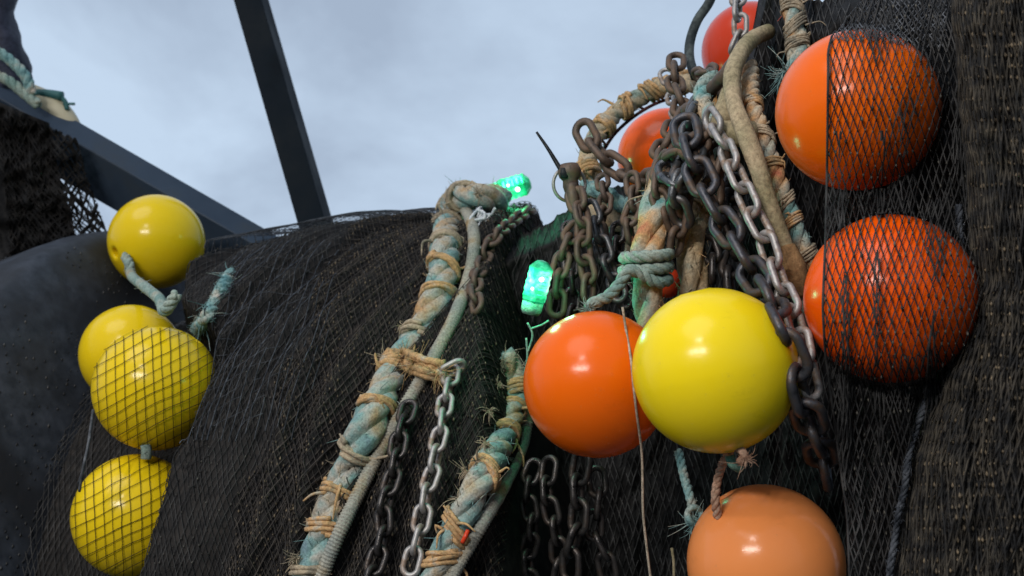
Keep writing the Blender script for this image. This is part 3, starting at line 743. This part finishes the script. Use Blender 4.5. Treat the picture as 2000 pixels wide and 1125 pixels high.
tag(mb.build('teal_rope', M['rope_teal']), 'pale teal rope knotted round a banded rope and trailing left to the orange float', 'rope')
pts = [P(*a) for a in [(1362, 365, 1.70), (1358, 410, 1.68), (1349, 450, 1.67), (1351, 500, 1.66), (1353, 545, 1.66), (1354, 610, 1.68)]]
sr = empty('sand_rope', pts[-1], 'thick worn sandy rope coming down behind the top of the big yellow float', 'rope')
mb = MB(); p, t, u, v = rope3(mb, pts, .0215, .3, fuzz=260, seed=8, noise_amp=.16); mb.build('strands', M['rope_sand'], sr)
lashing(sr, p, idx_at(p, 1362, 400), .018, 6, M['lash_sand'], .0028, 8, seed=140)
# sandy loop behind the rust chains
pts = [P(*a) for a in [(1150, 370, 2.0), (1165, 410, 1.96), (1195, 425, 1.94), (1232, 440, 1.93), (1245, 485, 1.94), (1235, 530, 1.96)]]
mb = MB(); rope3(mb, pts, .020, .12, fuzz=150, seed=9); tag(mb.build('looped_rope', M['rope_sand']), 'dull mossy rope looping in the shade behind the rusty hanging chains', 'rope')

# tan covered rope and the banded rope beside it
pts = [P(*a) for a in [(1500, 62, 1.75), (1470, 76, 1.70), (1444, 108, 1.64), (1430, 150, 1.60), (1434, 200, 1.56), (1455, 258, 1.53), (1480, 325, 1.51), (1505, 405, 1.50), (1530, 480, 1.50), (1545, 520, 1.50)]]
tr = empty('covered_rope', pts[-1], 'stiff mossy tan covered rope running down beside the silver chain to a brown end', 'rope')
mb = MB(); q = smooth_path(pts, .006); tube(mb, q, [.0123*(1+.12*mn.noise(Vector((i*.08, 1, 2)))+.06*mn.noise(Vector((i*.5, 1, 2)))) for i in range(len(q))], 14); mb.build('cover', M['hide'], tr)
mb = MB(); q = smooth_path([P(1532, 484, 1.50), P(1542, 512, 1.495), P(1552, 545, 1.495), P(1560, 575, 1.50)], .004); n = len(q)
tube(mb, q, [.0145+.005*math.sin(math.pi*i/n)+.001*mn.noise(Vector((i*.5, 0, 0))) for i in range(n)], 14); mb.build('end_sleeve', M['hide_brown'], tr)
mb = MB(); q = smooth_path([P(1558, 570, 1.5), P(1566, 600, 1.5), P(1572, 640, 1.51)], .004); tube(mb, q, .008, 10); mb.build('tail', M['rope_teal'], tr)
mb = MB(); q = smooth_path([P(1438, 118, 1.63), P(1412, 150, 1.64), P(1392, 172, 1.68), P(1372, 200, 1.74), P(1340, 215, 1.8)], .006); tube(mb, q, [.010+.002*mn.noise(Vector((i*.3, 5, 0))) for i in range(len(q))], 12); mb.build('branch', M['rust'], tr)
mb = MB(); q = smooth_path([P(1432, 180, 1.6), P(1418, 220, 1.6), P(1412, 250, 1.6), P(1440, 262, 1.58), P(1475, 258, 1.58)], .006); tube(mb, q, [.017+.003*mn.noise(Vector((i*.3, 7, 0))) for i in range(len(q))], 12); mb.build('sleeve', M['hide'], tr)
pts = [P(*a) for a in [(1466, 130, 1.68), (1466, 170, 1.64), (1472, 215, 1.60), (1487, 255, 1.58), (1502, 300, 1.57), (1520, 355, 1.56), (1540, 410, 1.55), (1557, 455, 1.54), (1578, 500, 1.54), (1590, 530, 1.55)]]
br = empty('banded_rope', pts[-1], 'narrow rope in teal, sand and orange bands right beside the stiff tan covered rope', 'rope')
mb = MB(); p, t, u, v = rope3(mb, pts, .0120, .06, fuzz=90, seed=11); mb.build('strands', M['rope_bands'], br)
for k, (x, y, m_) in enumerate([(1470, 205, 'lash'), (1492, 265, 'lash_sand'), (1508, 320, 'lash'), (1535, 395, 'lash_sand'), (1548, 432, 'lash'), (1575, 495, 'lash_sand')]):
    lashing(br, p, idx_at(p, x, y), .0115, 4, M[m_], .0022, 4, seed=150+k)
pts = [P(*a) for a in [(1545, -40, 1.72), (1549, 20, 1.70), (1555, 60, 1.69), (1558, 110, 1.67), (1550, 160, 1.66)]]
tr2 = empty('banded_rope', pts[0], 'pale banded rope hanging from the top edge, left of the upper orange float', 'rope')
mb = MB(); p, t, u, v = rope3(mb, pts, .0145, .08, fuzz=60, seed=12); mb.build('strands', M['rope_bands'], tr2)
for k, y in enumerate((15, 50, 90)): lashing(tr2, p, idx_at(p, 1553, y), .014, 5, M['lash_sand'], .0024, 4, seed=160+k)
mb = MB(); tuft(mb, P(1537, 140, 1.62), (-.4, -.4, -.6), .018, 90, .9, .0009, 9); mb.build('frayed_end', M['rope_frayed'], tr2)
mb = MB(); tube(mb, smooth_path([P(1402, -40, 2.0), P(1385, 5, 2.0), P(1362, 40, 2.0), P(1348, 80, 2.0), P(1347, 115, 1.98), P(1358, 150, 1.95)], .008), .0085, 12)
tag(mb.build('black_hose', M['hose']), 'dark hose curving down from the top edge against the sky, left of the red float', 'hose')

# teal ropes at the left floats
mb = MB(); rope3(mb, [P(244, 500, 2.47), P(252, 515, 2.45), P(258, 540, 2.42), P(285, 562, 2.2), P(312, 585, 2.06), P(322, 606, 1.95), P(345, 575, 1.93)], .010, .04, fuzz=60, seed=21)
tag(mb.build('float_lanyard', M['rope_teal']), 'pale teal lanyard from the hole of the top left yellow float', 'rope')
mb = MB(); fr = [onm(452, 535, .012), onm(436, 560, .014), onm(418, 595, .016), onm(400, 625, .02), onm(384, 645, .02)]
p, t, u, v = rope3(mb, fr, .012, .05, fuzz=500, seed=22)
for k in range(0, len(p), 6): tuft(mb, p[k], np.array([random.uniform(-1, 1), -.6, random.uniform(-.5, .8)]), .018, 5, .8, .0011, 200+k)
tag(mb.build('frayed_rope', M['rope_frayed']), 'frayed teal rope end lying on the net above the net covered yellow float', 'rope')
mb = MB(); tube(mb, smooth_path([P(284, 868, 1.93), P(286, 880, 1.93), P(285, 896, 1.93)], .003), .009, 8)
tag(mb.build('float_tie', M['rope_teal']), 'short teal tie between the two lowest yellow floats', 'rope')
mb = MB(); tube(mb, smooth_path([P(182, 800, 1.82), P(172, 870, 1.80), P(163, 910, 1.79), P(155, 960, 1.80)], .006), .0024, 6); tube(mb, smooth_path([P(176, 850, 1.80), P(166, 900, 1.79), P(153, 945, 1.80)], .006), .0016, 6)
tag(mb.build('grey_cord', M['strand_grey']), 'grey cord hanging left of the lowest yellow float', 'cord')

# twines below and across the middle floats
c, rad = FL['O1']
mb = MB(); tw = []
for x, y in [(1216, 600), (1222, 640), (1232, 700), (1238, 760), (1244, 810), (1253, 880), (1255, 940), (1256, 1000), (1262, 1060), (1272, 1140)]:
    d = sph_depth(x, y, ('O1',), .002); tw.append(P(x, y, d if d < 8 else 1.50))
tube(mb, smooth_path(tw, .006), .0017, 6); tag(mb.build('hanging_twine', M['twine_pale']), 'thin pale twine running down over the glossy orange float to the bottom edge', 'twine')
mb = MB(); rope3(mb, [P(1425, 885, 1.40), P(1412, 905, 1.42), P(1402, 935, 1.43), P(1397, 975, 1.42), P(1402, 1010, 1.43)], .0055, .03, fuzz=20, seed=31)
tag(mb.build('float_lanyard', M['twine_pink']), 'pale pinkish cord between the big yellow float and the faded orange one', 'rope')
mb = MB(); tube(mb, smooth_path([P(1432, 872, 1.36), P(1448, 880, 1.34), P(1455, 892, 1.34), P(1444, 902, 1.35)], .004), .005, 8); tuft(mb, P(1450, 892, 1.34), (.6, -.4, -.5), .009, 60, .8, .0007, 7)
tag(mb.build('cord_knot', M['twine_pink']), 'small reddish cord knot at the bottom hole of the big yellow float', 'knot')
mb = MB(); tube(mb, smooth_path([P(1425, 890, 1.37), P(1430, 905, 1.37), P(1445, 915, 1.38)], .004), .006, 8); tag(mb.build('cord_end', M['twine_green']), 'stub of green cord under the big yellow float', 'cord')
mb = MB(); rope3(mb, [P(1325, 880, 1.56), P(1336, 930, 1.54), P(1347, 970, 1.52), P(1353, 995, 1.52)], .006, .03, fuzz=40, seed=33)
a = np.linspace(0, 12.5, 50); kc = np.array(P(1356, 1008, 1.51))
tube(mb, kc+np.stack([.010*np.cos(a), .008*np.sin(a*1.3), .011*np.sin(a)], 1), .0042, 7)
tuft(mb, P(1356, 1014, 1.51), (0, -.4, -.6), .010, 120, 1.1, .0007, 17)
tag(mb.build('dangling_cord', M['rope_frayed']), 'teal cord ending in a round knot left of the faded orange float', 'cord')
mb = MB(); tube(mb, smooth_path([P(1312, 1070, 1.6), P(1316, 1100, 1.6), P(1316, 1150, 1.6)], .006), [.002, .002, .005, .007, .007, .007, .007, .007, .007][:1][0] , 6); tag(mb.build('thin_cord', M['hide']), 'thin dull cord in the dark at the bottom, left of the faded orange float', 'cord')
mb = MB()
for a in ([(1030, 630), (1040, 655), (1030, 690)], [(1038, 642), (1060, 634), (1072, 626)], [(1028, 660), (1030, 700), (1024, 730)]):
    tube(mb, smooth_path([P(x, y, 1.66) for x, y in a], .004), .0016, 5)
tag(mb.build('twine_scraps', M['twine_green']), 'bits of green twine below the lower green lamp', 'twine')
mb = MB(); g = np.random.default_rng(4); kc = np.array(onm(940, 428, .035))
for k in range(5): tube(mb, smooth_path([kc+g.normal(size=3)*.012 for _ in range(6)], .003), .0028, 6)
tube(mb, smooth_path([kc, kc+np.array([.02, -.01, .004]), kc+np.array([.036, 0, .008])], .003), .0025, 6); tube(mb, smooth_path([kc, onm(930, 455, .03), onm(938, 485, .03)], .004), .0018, 6)
tag(mb.build('twine_knot', M['twine_white']), 'white twine knot near the top of the thin grey rope', 'knot')

# ------------------------------------------------------------------ chains
LINKS = {}
def link_mesh(Lk, W, wire, m):
    key = (Lk, W, wire, m)
    if key in LINKS: return LINKS[key]
    r = W/2-wire/2; h = Lk/2-wire/2-r; pts = []
    for a in np.linspace(-math.pi/2, math.pi/2, 12): pts.append((h+r*math.cos(a), r*math.sin(a), 0))
    for a in np.linspace(math.pi/2, 3*math.pi/2, 12): pts.append((-h+r*math.cos(a), r*math.sin(a), 0))
    mb = MB(); tube(mb, pts, wire/2, 10, closed=True)
    me = bpy.data.meshes.new('link'); me.from_pydata(np.concatenate(mb.v).tolist(), [], mb.f)
    me.polygons.foreach_set('use_smooth', [True]*len(me.polygons)); me.materials.append(M[m]); LINKS[key] = me
    return me
def chain(path, Lk, W, wire, m, label, roll=.3, seed=0, name='chain', jit=.22, group=None):
    g = random.Random(seed); pitch = Lk-2*wire*1.02
    p = smooth_path(path, pitch/8); c = Vector(p[0])
    root = empty(name, c, label, 'chain', group or 'chains on the nets')
    t, u, v = frames(p); n = 0
    for i in range(4, len(p)-3, 8):
        T = Vector(t[i]).normalized(); U = T.cross(FW).normalized(); V = T.cross(U)
        a = roll+(math.pi/2 if n % 2 else 0)+g.uniform(-jit, jit)
        y = U*math.cos(a)+V*math.sin(a)
        T = (T+(U*g.uniform(-.08, .08)+V*g.uniform(-.08, .08))).normalized(); y = (y-T*y.dot(T)).normalized(); z = T.cross(y)
        o = bpy.data.objects.new('link', link_mesh(Lk, W, wire, m)); COL.objects.link(o); o.parent = root
        mtx = Matrix((T, y, z)).transposed().to_4x4(); mtx.translation = Vector(p[i])-c; o.matrix_local = mtx; n += 1
    return root
# silver chain from the orange lashing
ch = chain([onm(x, y, .055) for x, y in [(884, 718), (877, 750), (868, 795), (858, 850), (846, 915), (832, 970), (822, 1025), (806, 1090), (795, 1150)]], .048, .031, .0085, 'galv', 'clean silver chain hanging from the bushy orange lashing between the two thick ropes', .35, 1)
o = bpy.data.objects.new('link', link_mesh(.048, .031, .0085, 'galv')); COL.objects.link(o); o.parent = ch
a = (P(905, 712, 1.6)-P(858, 736, 1.6)).normalized(); y_ = (UP*.8-FW*.6); y_ = (y_-a*y_.dot(a)).normalized()
mtx = Matrix((a, y_, a.cross(y_))).transposed().to_4x4(); mtx.translation = onm(884, 720, .055)-ch.location; o.matrix_local = mtx

def PP(l): return [P(*a) for a in l]
chain(PP([(1385, 225, 1.60), (1405, 262, 1.56), (1430, 320, 1.52), (1458, 385, 1.49), (1485, 445, 1.47), (1510, 510, 1.45), (1535, 580, 1.42), (1556, 640, 1.38), (1575, 720, 1.35), (1592, 800, 1.35)]), .058, .034, .0095, 'galv', 'bright steel chain slanting down from the tangle past the tan covered rope', .9, 2)
chain(PP([(1335, 235, 1.62), (1350, 300, 1.58), (1370, 350, 1.55), (1395, 410, 1.53), (1430, 460, 1.50), (1462, 520, 1.47), (1495, 575, 1.42), (1522, 640, 1.33), (1545, 700, 1.32), (1562, 770, 1.33), (1585, 830, 1.36), (1605, 890, 1.42), (1620, 950, 1.48)]), .070, .046, .0125, 'blue_steel', 'heavy dark bluish chain passing over the right side of the big yellow float', .5, 3)
chain(PP([(1135, 248, 1.92), (1160, 285, 1.9), (1195, 318, 1.88), (1235, 345, 1.86), (1275, 352, 1.84), (1310, 340, 1.8)]), .068, .044, .0135, 'rust', 'heavy rusty chain sagging below the half hidden orange float, its end against the sky', .5, 4)
chain(PP([(1322, 110, 1.95), (1318, 160, 1.9), (1330, 210, 1.85), (1310, 260, 1.8), (1290, 300, 1.75), (1285, 350, 1.72), (1300, 400, 1.70), (1330, 430, 1.70)]), .055, .036, .011, 'rust', 'rusty chain dropping past the right side of the half hidden orange float', .2, 5)
chain(PP([(1372, 190, 1.7), (1352, 240, 1.66), (1345, 300, 1.62), (1330, 345, 1.60), (1325, 400, 1.60), (1340, 440, 1.62)]), .060, .040, .0125, 'dark_steel', 'dark grey chain hanging straight in the middle of the tangle above the sandy rope', .7, 6)
chain(PP([(1405, 255, 1.66), (1380, 268, 1.62), (1350, 288, 1.60), (1322, 300, 1.62), (1300, 325, 1.66)]), .056, .038, .0115, 'rust', 'short rusty chain lying across the tangle just right of the half hidden orange float', .4, 7)
chain(PP([(1300, 140, 2.0), (1312, 180, 1.96), (1325, 225, 1.9), (1345, 260, 1.84)]), .046, .030, .008, 'galv', 'thin pale chain at the top of the tangle where the arched rope ends', .3, 8)
chain(PP([(1445, -20, 1.95), (1440, 20, 1.93), (1446, 55, 1.92), (1434, 95, 1.92), (1438, 125, 1.92)]), .048, .031, .009, 'galv', 'pale chain hanging over the red float from the top edge', .4, 9)
chain(PP([(1120, 375, 1.78), (1132, 430, 1.76), (1105, 480, 1.74), (1092, 540, 1.73), (1086, 620, 1.73)]), .050, .034, .010, 'rust', 'leftmost rusty chain below the steel ring, beside the lower green lamp', .3, 10)
chain(PP([(1128, 375, 1.78), (1138, 430, 1.75), (1140, 490, 1.74), (1150, 550, 1.73), (1140, 610, 1.73)]), .050, .034, .010, 'rust', 'rusty chain hanging straight down below the steel ring', .9, 11)
chain(PP([(1150, 400, 1.80), (1168, 450, 1.78), (1182, 500, 1.77), (1200, 545, 1.77), (1215, 600, 1.76)]), .052, .034, .010, 'dark_steel', 'dark chain slanting right below the steel ring, in front of the mossy loop', .6, 12)
chain(PP([(1112, 440, 1.82), (1115, 520, 1.80), (1118, 580, 1.80), (1110, 640, 1.79)]), .046, .030, .009, 'wet_shaded_steel', 'shade-dark chain deep between the rusty chains above the orange float', .2, 13)
chain(PP([(1440, 350, 1.70), (1425, 400, 1.68), (1440, 470, 1.66), (1425, 540, 1.64), (1432, 590, 1.64)]), .056, .038, .012, 'wet_shaded_steel', 'black chain in shadow above the top of the big yellow float', .5, 14)
chain([onm(x, y, .02) for x, y in [(1035, 410), (1000, 432), (968, 462), (945, 505), (928, 560), (935, 610)]], .050, .034, .0105, 'rust', 'grey chain slanting from the upper green lamp down behind the thin grey rope', .5, 15)
chain(PP([(1400, 285, 1.62), (1405, 330, 1.60), (1392, 375, 1.60), (1400, 430, 1.60)]), .052, .034, .011, 'rust', 'short rusty chain hanging between the heavy bluish chain and the bright steel chain', .2, 20)
chain(PP([(1300, 320, 1.64), (1310, 350, 1.61), (1335, 358, 1.59), (1356, 330, 1.59), (1362, 295, 1.61)]), .054, .036, .0115, 'dark_steel', 'dark chain looping in front of the tangle above the thick banded rope', .6, 21)
chain(PP([(1232, 345, 1.80), (1240, 395, 1.78), (1228, 440, 1.77), (1236, 490, 1.77)]), .048, .032, .010, 'rust', 'rusty chain hanging in front of the mossy loop, left of the banded rope', .5, 22)
chain(PP([(1382, 470, 1.66), (1392, 520, 1.65), (1385, 570, 1.64)]), .050, .034, .0105, 'wet_shaded_steel', 'shade-dark short chain beside the sandy rope just above the big yellow float', .4, 23)
chain(PP([(1296, 318, 1.66), (1284, 365, 1.64), (1298, 410, 1.63), (1312, 450, 1.64)]), .048, .032, .010, 'rust', 'rusty chain lying over the upper left edge of the thick banded rope', .3, 24)
chain(PP([(1322, 340, 1.62), (1338, 385, 1.62), (1326, 430, 1.62), (1318, 490, 1.63)]), .050, .034, .0105, 'rust', 'rusty chain hanging in the gap between the banded rope and the sandy rope', .9, 25)
chain(PP([(1362, 150, 1.86), (1385, 140, 1.80), (1412, 158, 1.74), (1422, 190, 1.68)]), .048, .032, .010, 'rust', 'rusty chain curled at the lower edge of the red float', .5, 26)
chain(PP([(1208, 440, 1.86), (1205, 500, 1.84), (1222, 560, 1.82), (1214, 620, 1.82)]), .048, .032, .010, 'wet_shaded_steel', 'shade-dark chain in shadow under the mossy loop', .5, 27)
chain(PP([(1045, 905, 1.78), (1030, 960, 1.77), (1040, 1030, 1.76), (1030, 1090, 1.76), (1040, 1150, 1.76)]), .048, .032, .0095, 'wet_shaded_steel', 'black chain at the right of the shorter grey ribbed rope, low in shadow', .3, 28)
mb = MB(); rope3(mb, [P(1140, 365, 1.96), P(1185, 378, 1.93), (P(1215, 400, 1.92)), P(1250, 395, 1.90), P(1290, 375, 1.88)], .013, .06, fuzz=120, seed=61)
tag(mb.build('slack_rope', M['rope_frayed']), 'slack green rope lying behind the heavy sagging rusty chain', 'rope')
mb = MB(); rope3(mb, [P(1395, 150, 1.72), P(1372, 175, 1.70), P(1380, 215, 1.66), P(1402, 245, 1.62), P(1425, 240, 1.60)], .0125, .07, fuzz=120, seed=66)
tag(mb.build('coiled_rope', M['rope_bands']), 'short banded rope curled between the red float and the top of the bright steel chain', 'rope')
mb = MB(); rope3(mb, [P(1455, 140, 1.70), P(1462, 180, 1.68), P(1450, 225, 1.64), P(1462, 262, 1.62)], .012, .06, fuzz=120, seed=67)
tag(mb.build('slack_rope', M['rope_sand']), 'sandy rope squeezed between the stiff tan rope and the narrow banded rope', 'rope')
chain(PP([(1175, 345, 1.90), (1182, 390, 1.86), (1172, 440, 1.84), (1180, 480, 1.84)]), .046, .030, .0095, 'rust', 'rusty chain dangling from the sagging heavy chain in front of the slack green rope', .5, 29)
# shadowed chains low in the picture
chain([onm(x, y, .035) for x, y in [(800, 790), (780, 860), (770, 920), (752, 990), (748, 1050), (728, 1120), (722, 1160)]], .050, .034, .010, 'wet_shaded_steel', 'black chain in the shade right of the longest thick rope', .4, 16)
chain(PP([(1140, 890, 1.70), (1128, 950, 1.70), (1130, 1020, 1.69), (1115, 1080, 1.69), (1118, 1150, 1.69)]), .058, .038, .0105, 'wet_shaded_steel', 'dim rusty black chain straight below the glossy orange float', .6, 17)
chain(PP([(1165, 920, 1.72), (1168, 980, 1.71), (1160, 1030, 1.71), (1180, 1080, 1.70), (1192, 1150, 1.70)]), .052, .034, .0095, 'wet_shaded_steel', 'black chain ending in a bright link under the right half of the glossy orange float', .2, 18)
chain(PP([(1075, 900, 1.74), (1068, 960, 1.73), (1085, 1030, 1.72), (1092, 1090, 1.72), (1085, 1150, 1.72)]), .050, .033, .0095, 'wet_shaded_steel', 'black chain under the left edge of the glossy orange float', .5, 19)

# ring, shackle and cable tie
rg = empty('steel_ring', P(1112, 360, 1.80), 'thin shiny steel ring with a rusty swivel through it, against the sky', 'ring')
mb = MB(); a = np.linspace(0, 2*math.pi, 40, endpoint=False); cc = P(1112, 360, 1.80); ux = RT*.95+FW*.3; uy = UP
tube(mb, [tuple(cc+(ux*math.cos(q)+uy*math.sin(q))*.027) for q in a], .0027, 8, closed=True); mb.build('ring', M['galv'], rg)
mb = MB(); mb.quads(*lathe([(0, -.024), (.010, -.023), (.013, -.01), (.012, .0), (.017, .006), (.019, .015), (.015, .025), (0, .028)], 20, Vector((-.1, -.2, 1)), P(1114, 352, 1.79)))
tube(mb, smooth_path([P(1116, 360, 1.785), P(1119, 385, 1.78), P(1122, 410, 1.78)], .004), .010, 10); mb.build('swivel', M['rust'], rg)
mb = MB(); q = smooth_path([P(1048, 258, 1.80), P(1070, 290, 1.795), P(1092, 326, 1.79), P(1102, 342, 1.78)], .006); n = len(q)
tube(mb, q, np.linspace(.0022, .0048, n), 6)
box(mb, P(1102, 338, 1.78), RT*.006, UP*.008, FW*.005, .3); tag(mb.build('cable_tie', M['black']), 'black cable tie tail sticking up into the sky from the steel ring', 'cable tie')

# ------------------------------------------------------------------ green net lamps
def lamp(c, ax, ln, rad, label):
    ax = ax.normalized(); root = empty('net_lamp', c, label, 'lamp', 'green lamps on the net')
    prof = [(0, -.5*ln), (rad*.6, -.47*ln), (rad*.85, -.4*ln)]
    for z in np.linspace(-.36, .30, 18): prof.append((rad*(1+.035*math.cos(z*46)), z*ln))
    prof += [(rad*.8, .36*ln), (rad*.45, .44*ln), (0, .47*ln)]
    mb = MB(); lv, lf = lathe(prof, 9, ax, c); mb.quads(lv+np.array([[05e-2*rad*mn.noise(Vector(q)*70+Vector((k_, 0, 0))) for k_ in (0, 9, 18)] for q in lv]), lf); mb.build('lens', M['lens'], root, smooth=False)
    mb = MB(); mb.quads(*lathe([(0, -.66*ln), (rad*.7, -.65*ln), (rad*.86, -.58*ln), (rad*.88, -.40*ln), (rad*.6, -.39*ln)], 20, ax, c)); mb.build('cap', M['twine_green'], root)
    tocam = (CAM-c).normalized(); sd_ = ax.cross(tocam).normalized()
    for a, b, z in ((.08, .25, 1.1), (-.14, -.30, .7)):
        q = c+ax*a*ln+sd_*b*rad+tocam*rad*.93
        mb = MB(); mb.quads(*lathe([(rad*.2*z*math.cos(t_), rad*.16*math.sin(t_)) for t_ in np.linspace(-1.57, 1.57, 9)], 12, tocam, q)); mb.build('led', M['led'], root)
    for s_ in (1, -1):
        ld = bpy.data.lights.new('green_glow', 'POINT'); ld.energy = .38 if s_ < 0 else .10; ld.color = (.06, 1, .42); ld.shadow_soft_size = .01
        lo = bpy.data.objects.new('green_glow', ld); COL.objects.link(lo); lo.location = c+tocam*rad*1.5+sd_*s_*rad*1.6
lamp(onm(1004, 366, .025), RT*.93+UP*.25-FW*.1, .080, .0235, 'lit green lamp on top of the wound net, against the sky')
lamp(P(1050, 552, 1.68), RT*.22+UP*.95-FW*.1, .074, .0180, 'lit green lamp hanging beside the rusty chains above the orange float')

# ------------------------------------------------------------------ gantry, top left
gan = empty('steel_gantry', P(620, 420, 2.75), 'blue grey steel gantry of a sloping beam and a leaning post against the sky', 'gantry')
def beam(name, a, b, wv, dv, m):
    a, b = Vector(a), Vector(b); ax = (b-a)/2; c = (a+b)/2; mb = MB()
    w_ = Vector(wv); w_ = (w_-ax.normalized()*w_.dot(ax.normalized())); dd = Vector(dv); dd = dd-ax.normalized()*dd.dot(ax.normalized()); dd = dd-w_.normalized()*dd.dot(w_.normalized())
    box(mb, c, ax, w_, dd, .06); return mb.build(name, m, gan, smooth=False)
beam('post', P(457, -120, 3.05), P(653, 560, 2.95), RT*.036, Vector((0, .09, 0)), M['paint_shaded'])
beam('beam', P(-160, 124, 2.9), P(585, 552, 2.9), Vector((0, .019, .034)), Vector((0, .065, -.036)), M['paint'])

# dark bundle and gear on the beam, far left
mb = MB(); n, k = 40, 24; v = []
for i in range(n):
    f_ = i/(n-1); py = lerp(-40, 185, f_); xr = interp(py, [-40, 0, 25, 50, 90, 130, 160, 185], [45, 36, 26, 34, 48, 62, 64, 50])
    for j in range(k):
        a = 2*math.pi*j/k; rr = (xr+70)/2*(1+.07*mn.noise(Vector((a*3, f_*6, 3))))
        v.append(P(-70+rr+rr*math.cos(a), py, 2.95+.09*math.sin(a)))
mb.quads(np.array([tuple(q) for q in v]), ringfaces(n, k))
tag(mb.build('tarp_bundle', M['tarp']), 'dark rumpled bundle standing on the sloping beam at the top left corner', 'bundle')
for k, (a, lab) in enumerate([([(-20, 90), (20, 118), (50, 150), (62, 185)], 'upper teal rope over the dark bundle in the top left corner'), ([(-20, 140), (20, 160), (50, 185), (75, 205)], 'lower pale rope at the foot of the dark bundle in the top left corner')]):
    mb = MB(); rope3(mb, [P(x, y, 2.80) for x, y in a], .013, .06, seed=40+k); tag(mb.build('slack_rope', M['rope_teal'] if k else M['rope_frayed']), lab, 'rope')
mb = MB(); q = smooth_path([P(50, 172, 2.9), P(85, 200, 2.9), P(120, 228, 2.9), P(152, 258, 2.9)], .01); n = len(q)
tube(mb, q, [.03*math.sin(math.pi*(.12+.76*i/(n-1)))+.006 for i in range(n)], 14); tag(mb.build('fender', M['buff']), 'long buff fender lying on the sloping beam at upper left', 'fender')
mb = MB(); tube(mb, smooth_path([P(70, 183, 2.88), P(95, 184, 2.88), P(122, 188, 2.88)], .01), .012, 10); tube(mb, smooth_path([P(118, 188, 2.88), P(128, 200, 2.88), P(131, 215, 2.88)], .006), .006, 8); tube(mb, smooth_path([P(124, 204, 2.88), P(136, 203, 2.88), P(146, 203, 2.88)], .006), .0035, 8)
tag(mb.build('pipe_fitting', M['teal_paint']), 'small teal pipe fitting on top of the sloping beam', 'fitting')

# black net hanging below the beam
def hang(u, v_, off=0):
    px = lerp(-120, interp(v_, [0, .3, .55, .8, 1], [150, 175, 205, 222, 225]), u); py = lerp(200+.42*max(-40, px), 560, v_)
    d = 2.78+.05*nz(px/50, py/60, 71)+.02*nz(px/15, py/20, 72)
    return np.array(P(px, py, d-off))
mb = MB(); n = 50
v = [hang(u*.80, t) for t in np.linspace(0, 1, n) for u in np.linspace(0, 1, n)]
i = np.arange(n-1)[:, None]; j = np.arange(n-1)[None]; mb.quads(v, np.stack([i*n+j, (i+1)*n+j, (i+1)*n+j+1, i*n+j+1], -1).reshape(-1, 4))
hn = mb.build('hanging_net', M['bulk_black']); tag(hn, 'black net hanging in shadow under the sloping beam at the left edge', 'fishing net')
mb = MB(); net_lines(mb, lambda a, b: hang(a, b, .01) if 0 < a < 1 and .02 < b < 1 else None, (.4, 1, .02, 1), [(R_(50), .026), (R_(125), .028), (R_(88), .034)], .0030, .016, .7, seed=51, rj=.5)
mb.build('netting', M['strand_black'], hn)
